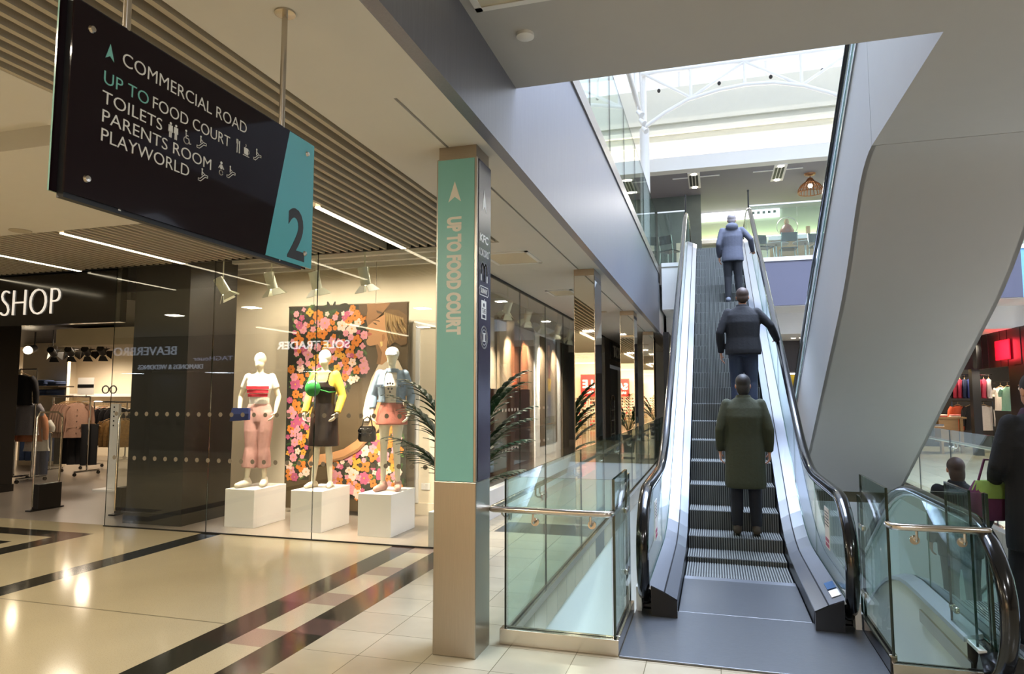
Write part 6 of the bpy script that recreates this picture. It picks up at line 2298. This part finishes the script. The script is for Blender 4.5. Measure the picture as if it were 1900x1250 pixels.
# two people by the down escalator at the right edge
k = 1.76 / 1.75
J = skeleton(k, elL=(-0.26, 0.02, 1.15), wrL=(-0.16, 0.22, 1.02), hdL=(0.8, 0.5, 0.0), elR=(0.29, -0.02, 1.14), wrR=(0.27, 0.08, 0.90), anL=(-0.1, 0.12, 0.085), anR=(0.1, -0.16, 0.10), knL=(-0.095, 0.10, 0.5), knR=(0.095, 0.02, 0.5))
pz = person('person', 'tall person in black standing at the right edge by the down escalator', 'person', (2.02, 5.25, 0.024), 1.76, J, cloth('black_coat', '#08080b'), cloth('black_trousers', '#0f1016'), cloth('shoe_black', '#0d0d0f'), 'hair_dark', coat_hem=0.62, coat_w=1.12, rz=0.25, hair_long=0.05)
sc_ = B()
oval(sc_, [(0, 0.0, 1.40, 0.125, 0.115), (0, 0.0, 1.47, 0.12, 0.11), (0, 0.0, 1.53, 0.09, 0.09)])
part('scarf', remesh(sc_, 'scarf', cloth('plum_scarf', '#3a2038'), 0.01, 2), None, pz)
bg_ = thing('shopping_bag', 'lime green and plum bag carried by the tall person in black', 'bag', (1.80, 5.42, 0.80), None, 0.25)
part('pouch', B().loft([[(w * math.copysign(abs(math.cos(q)) ** 0.6, math.cos(q)), d * math.copysign(abs(math.sin(q)) ** 0.6, math.sin(q)), z) for q in [2 * math.pi * i / 18 for i in range(18)]] for z, w, d in ((0.0, 0.12, 0.05), (0.04, 0.15, 0.07), (0.2, 0.15, 0.06), (0.26, 0.12, 0.03))]), cloth('plum_bag', '#5a2a4a'), bg_, True, local=True)
part('flap', B().loft([[(w * math.cos(q), d * math.sin(q) - 0.01, z) for q in [2 * math.pi * i / 16 for i in range(16)]] for z, w, d in ((0.15, 0.13, 0.072), (0.2, 0.15, 0.072), (0.262, 0.12, 0.04))]), cloth('lime_flap', '#7f9a4a'), bg_, True, local=True)
part('strap', B().tube([(-0.1, 0, 0.25), (-0.05, 0, 0.40), (0.05, 0, 0.40), (0.1, 0, 0.25)], 0.008, 8), cloth('plum_bag', '#5a2a4a'), bg_, True, local=True)
k = 1.64 / 1.75
J = skeleton(k, elR=(0.27, 0.0, 1.15), wrR=(0.24, 0.15, 0.95))
y4 = 7.55
s4 = 16.60 - y4
n4 = round((s4 - 0.14) / 0.4)
s4 = 0.14 + 0.4 * n4
person('person', 'brown-haired person in a dark coat going down the right escalator', 'person', (2.24, 16.60 - s4, -5.15 + zn(s4) + 0.004), 1.64, J, cloth('black_coat', '#08080b'), cloth('black_trousers', '#0f1016'), cloth('shoe_black', '#0d0d0f'), 'hair_brown', coat_hem=0.75, rz=0.0, hair_long=0.06)


# ---- mannequins: about 1.74 m, egg heads, standing on the plinths
def mannequin(label, loc, rz, J, k, extra):
    t = thing('mannequin', label, 'mannequin', loc, 'mannequins in the shop window', rz)
    part('body', remesh(body_mesh(J, k, True, True, 0.35, 0.35), 'body', 'mannequin', 0.007, 4), None, t)
    extra(t, J, k)
    return t


def R(rings, k):
    return [tuple(v * k for v in r) for r in rings]


k = 1.74 / 1.75
BUST = [(0, 0.0, 1.06, 0.130, 0.095), (0, 0.005, 1.15, 0.132, 0.096), (0, 0.025, 1.27, 0.155, 0.121), (0, 0.01, 1.36, 0.160, 0.10), (0, 0, 1.42, 0.150, 0.075), (0, 0, 1.46, 0.10, 0.066)]


def dress1(t, J, k):
    b = oval(B(), R(BUST, k))
    for s in 'LR':
        sleeve(J, k, b, s, 0.98, 0.28)
    part('tshirt', remesh(b, 'tshirt', cloth('white_tee', '#f2ece2'), 0.009, 3), None, t, label='white t-shirt')
    b = B()
    n = 14
    for row, (za, zb) in enumerate(((1.16, 1.20), (1.21, 1.25), (1.26, 1.30))):
        for i in range(n):
            q0, q1 = [math.radians(35 + 110 * (i + e) / n) for e in (0, 1)]
            rr = [(0.138, 0.104), (0.150, 0.118), (0.158, 0.124)][row]
            vs = [((rr[0] + 0.012) * math.cos(q) * k * 1.03, (rr[1] * math.sin(q) + 0.030) * k * 1.05, z * k) for q, z in ((q0, za), (q1, za), (q1, zb), (q0, zb))]
            b.quad(*vs)
    part('print', b, cloth('red_print', '#c02a3c'), t, local=True, label='red banded print')
    b = leg_cloth(J, k, B(), 1.18, 0.62, 0.028, True)
    oval(b, R([(0, 0, 0.83, 0.15, 0.105), (0, -0.01, 0.92, 0.178, 0.12), (0, -0.008, 1.0, 0.16, 0.112), (0, 0, 1.07, 0.134, 0.098)], k))
    part('trousers', remesh(b, 'trousers', cloth('pink_trousers', '#c99a94'), 0.009, 3), None, t, label='pink cropped trousers')
    for s in 'LR':
        part('trainer', remesh(shoes_mesh(J, k, s), 'trainer', cloth('white_trainer', '#efe6d4'), 0.009, 2), None, t)


def dress2(t, J, k):
    b = oval(B(), R(BUST, k))
    for s in 'LR':
        sleeve(J, k, b, s, 1.08, 0.97)
    part('jumper', remesh(b, 'jumper', cloth('yellow_top', '#e8c84a'), 0.009, 3), None, t, label='yellow long sleeved top')
    b = oval(B(), R([(0, 0.0, 0.52, 0.205, 0.155), (0, 0.0, 0.60, 0.20, 0.152), (0, -0.005, 0.78, 0.185, 0.135), (0, -0.01, 0.93, 0.184, 0.126), (0, 0, 1.06, 0.142, 0.106), (0, 0.005, 1.15, 0.145, 0.108), (0, 0.025, 1.26, 0.160, 0.13), (0, 0.04, 1.33, 0.12, 0.105)], k), 28)
    for s in (-1, 1):
        b.tube([(s * 0.09 * k, 0.115 * k, 1.32 * k), (s * 0.095 * k, 0.07 * k, 1.44 * k), (s * 0.095 * k, -0.03 * k, 1.455 * k), (s * 0.08 * k, -0.09 * k, 1.34 * k)], 0.011, 6)
    part('slip_dress', remesh(b, 'slip_dress', P('satin_dark', '#2b211d', 0.3, var=0.1, bump=0.15, bscale=9), 0.009, 3), None, t, label='dark satin slip dress')
    part('heel', B().box(-0.13 * k, -0.10 * k, -0.07, -0.05, 0.0, 0.03).box(0.10 * k, 0.13 * k, -0.07, -0.05, 0.0, 0.03), 'mannequin', t, local=True)


def dress3(t, J, k):
    b = oval(B(), R(BUST[:5] + [(0, 0, 1.46, 0.08, 0.06)], k))
    part('tshirt', remesh(b, 'tshirt', cloth('print_tee', '#d8d0c4'), 0.009, 3), None, t, label='pale printed t-shirt')
    b = B()
    for dx, dz in ((-0.03, 1.30), (0.0, 1.305), (0.03, 1.30), (-0.02, 1.24), (0.02, 1.24), (0.0, 1.2)):
        b.ball((dx, 0.148 * k, dz * k), (0.012, 0.004, 0.014), 8, 6)
    part('print', b, 'spot_black', t, local=True)
    # open denim jacket: shell with a gap in front
    b = B()
    seg = 22
    rings_o, rings_i = [], []
    for x, y, z, rx, ry in R([(0, -0.005, 1.07, 0.168, 0.125), (0, 0, 1.15, 0.165, 0.124), (0, 0.012, 1.27, 0.178, 0.14), (0, 0.0, 1.36, 0.182, 0.122), (0, -0.005, 1.43, 0.165, 0.095), (0, -0.01, 1.475, 0.10, 0.08)], k):
        qs = [math.radians(115 + 310 * i / seg) for i in range(seg + 1)]
        rings_o.append([(x + rx * math.cos(q), y + ry * math.sin(q), z) for q in qs] + [(x + (rx - 0.014) * math.cos(q), y + (ry - 0.014) * math.sin(q), z) for q in qs[::-1]])
    b.loft(rings_o)
    for s in 'LR':
        sleeve(J, k, b, s, 1.12, 0.86)
    part('denim_jacket', remesh(b, 'denim_jacket', cloth('denim_light', '#7f93a8', 0.85, 0.2), 0.008, 2), None, t, label='light blue denim jacket')
    for sx in (-1, 1):
        bb = B().box(sx * 0.12 - 0.045, sx * 0.12 + 0.045, 0.118, 0.128, 1.25, 1.285)
        part('pocket_flap', bb, cloth('denim_dark', '#5f7388'), t, bevel=0.003, local=True)
        part('button', B().ball((sx * 0.12, 0.131, 1.262), 0.008, 8, 6), 'steel_rail', t, True, local=True)
    b = B()
    oval(b, R([(0, -0.005, 1.44, 0.098, 0.085), (0, -0.005, 1.49, 0.075, 0.075)], k))
    part('collar', remesh(b, 'collar', cloth('denim_light', '#7f93a8'), 0.008, 2), None, t)
    b = oval(B(), R([(0, 0.0, 0.80, 0.20, 0.145), (0, -0.005, 0.87, 0.194, 0.135), (0, -0.01, 0.95, 0.18, 0.122), (0, 0, 1.07, 0.135, 0.10)], k), 26)
    part('skirt', remesh(b, 'skirt', cloth('pink_skirt', '#b3685a'), 0.009, 3), None, t, label='rust pink mini skirt')
    for s in 'LR':
        part('trainer', remesh(shoes_mesh(J, k, s), 'trainer', cloth('pink_trainer', '#d4a596'), 0.009, 2), None, t)
    h = Vector(J['head'])
    b = B().ball((h.x, h.y - 0.01 * k, h.z + 0.045 * k), (0.086 * k, 0.102 * k, 0.082 * k), 18, 12)
    b.loft([[(h.x + w * math.cos(q), h.y + yy * k + 0.03 * math.sin(q), h.z + zz * k + 0.006 * math.sin(q)) for q in [2 * math.pi * i / 14 for i in range(14)]] for yy, zz, w in ((0.06, 0.035, 0.07), (0.12, 0.025, 0.068), (0.165, 0.012, 0.045))])
    part('cap', remesh(b, 'cap', cloth('white_cap', '#efece4'), 0.008, 2), None, t, label='white baseball cap')


def JM(k, **o):
    base = dict(elL=(-0.235, -0.03, 1.15), elR=(0.235, -0.03, 1.15), wrL=(-0.225, 0.09, 0.93), wrR=(0.225, 0.09, 0.93), hdL=(0.25, 0.55, -0.75), hdR=(-0.25, 0.55, -0.75), hnL=(1, 0.2, 0.3), hnR=(-1, 0.2, 0.3),
                hipL=(-0.082, 0, 0.92), hipR=(0.082, 0, 0.92), knL=(-0.075, 0.015, 0.50), knR=(0.08, 0.03, 0.50), anL=(-0.085, -0.03, 0.085), anR=(0.095, 0.0, 0.085), toeL=(-0.15, 1), toeR=(0.2, 1), head=(0, 0.02, 1.635))
    base.update(o)
    return skeleton(k, True, **base)


FR = math.pi   # face the glass
J1 = JM(k, elL=(-0.235, -0.05, 1.16), wrL=(-0.23, 0.10, 0.95), elR=(0.26, -0.07, 1.16), wrR=(0.235, 0.07, 0.95), toeL=(-0.1, 1), toeR=(0.45, 1), anR=(0.12, 0.05, 0.085))
m1 = mannequin('faceless cream mannequin in white t-shirt with red print and pink trousers', (-5.72, 7.66, 0.47), FR + 0.38, J1, k, dress1)
J2 = JM(k, anR=(0.12, 0.02, 0.085), toeL=(-0.4, 1), toeR=(0.15, 1))
m2 = mannequin('faceless cream mannequin in yellow top under a dark slip dress', (-4.75, 7.66, 0.49), FR + 0.05, J2, k, dress2)
J3 = JM(k, toeL=(-0.1, 1), toeR=(0.35, 1), knL=(-0.07, 0.03, 0.5), knR=(0.09, 0.0, 0.5))
m3 = mannequin('faceless cream mannequin in white cap, denim jacket and pink skirt', (-3.81, 7.66, 0.49), FR + 0.30, J3, k, dress3)

# bags worn by the mannequins
cl = thing('clutch_bag', 'navy blue clutch bag held by the mannequin in pink trousers', 'bag', (-5.83, 7.42, 1.31))
b = B().prism([(-0.14, 0.0), (0.15, 0.02), (0.15, 0.17), (-0.10, 0.17)], 'y', -0.02, 0.02)
part('pouch', b, cloth('navy_clutch', '#27336b', 0.4), cl, bevel=0.008, local=True)
b = B().prism([(-0.125, 0.09), (0.152, 0.10), (0.152, 0.172), (-0.10, 0.172)], 'y', -0.026, -0.018)
part('flap', b, cloth('navy_clutch_flap', '#32407c', 0.4), cl, bevel=0.003, local=True)
rb = thing('round_bag', 'round green ribbed bag across the chest of the mannequin in the slip dress', 'bag', (-4.80, 7.46, 1.62))
b = B().ball((0, 0, 0.11), (0.105, 0.06, 0.105), 24, 14)
part('pouch', b, P('green_ribbed', '#2f8a3f', 0.35, var=0.35, scale=5, stretch=(2, 2, 14), bump=0.3, bscale=8), rb, True, local=True)
part('strap', B().tube([(-0.09, 0.01, 0.16), (-0.06, 0.05, 0.30), (0.0, 0.18, 0.37)], 0.007, 8).tube([(0.10, 0.01, 0.09), (0.17, 0.10, 0.06), (0.21, 0.20, 0.07)], 0.007, 8), cloth('green_strap', '#3f9a4a'), rb, True, local=True)
hb = thing('handbag', 'small black bow-topped handbag hanging from the hand of the mannequin in denim', 'bag', (-4.07, 7.53, 1.08))
b = B().loft([[(w * math.copysign(abs(math.cos(q)) ** 0.6, math.cos(q)), d * math.sin(q), z) for q in [2 * math.pi * i / 18 for i in range(18)]] for z, w, d in ((0.0, 0.10, 0.05), (0.03, 0.12, 0.06), (0.15, 0.115, 0.055), (0.19, 0.09, 0.03))])
part('pouch', b, 'blackgloss', hb, True, local=True)
part('bow', B().ball((-0.05, -0.055, 0.13), (0.05, 0.015, 0.035), 12, 8).ball((0.05, -0.055, 0.13), (0.05, 0.015, 0.035), 12, 8).ball((0, -0.06, 0.13), (0.015, 0.015, 0.018), 8, 6), 'blackgloss', hb, True, local=True)
part('handle', B().tube([(-0.07, 0, 0.18), (-0.05, 0, 0.27), (0.0, 0.0, 0.30), (0.05, 0, 0.27), (0.07, 0, 0.18)], 0.008, 8), 'blackgloss', hb, True, local=True)
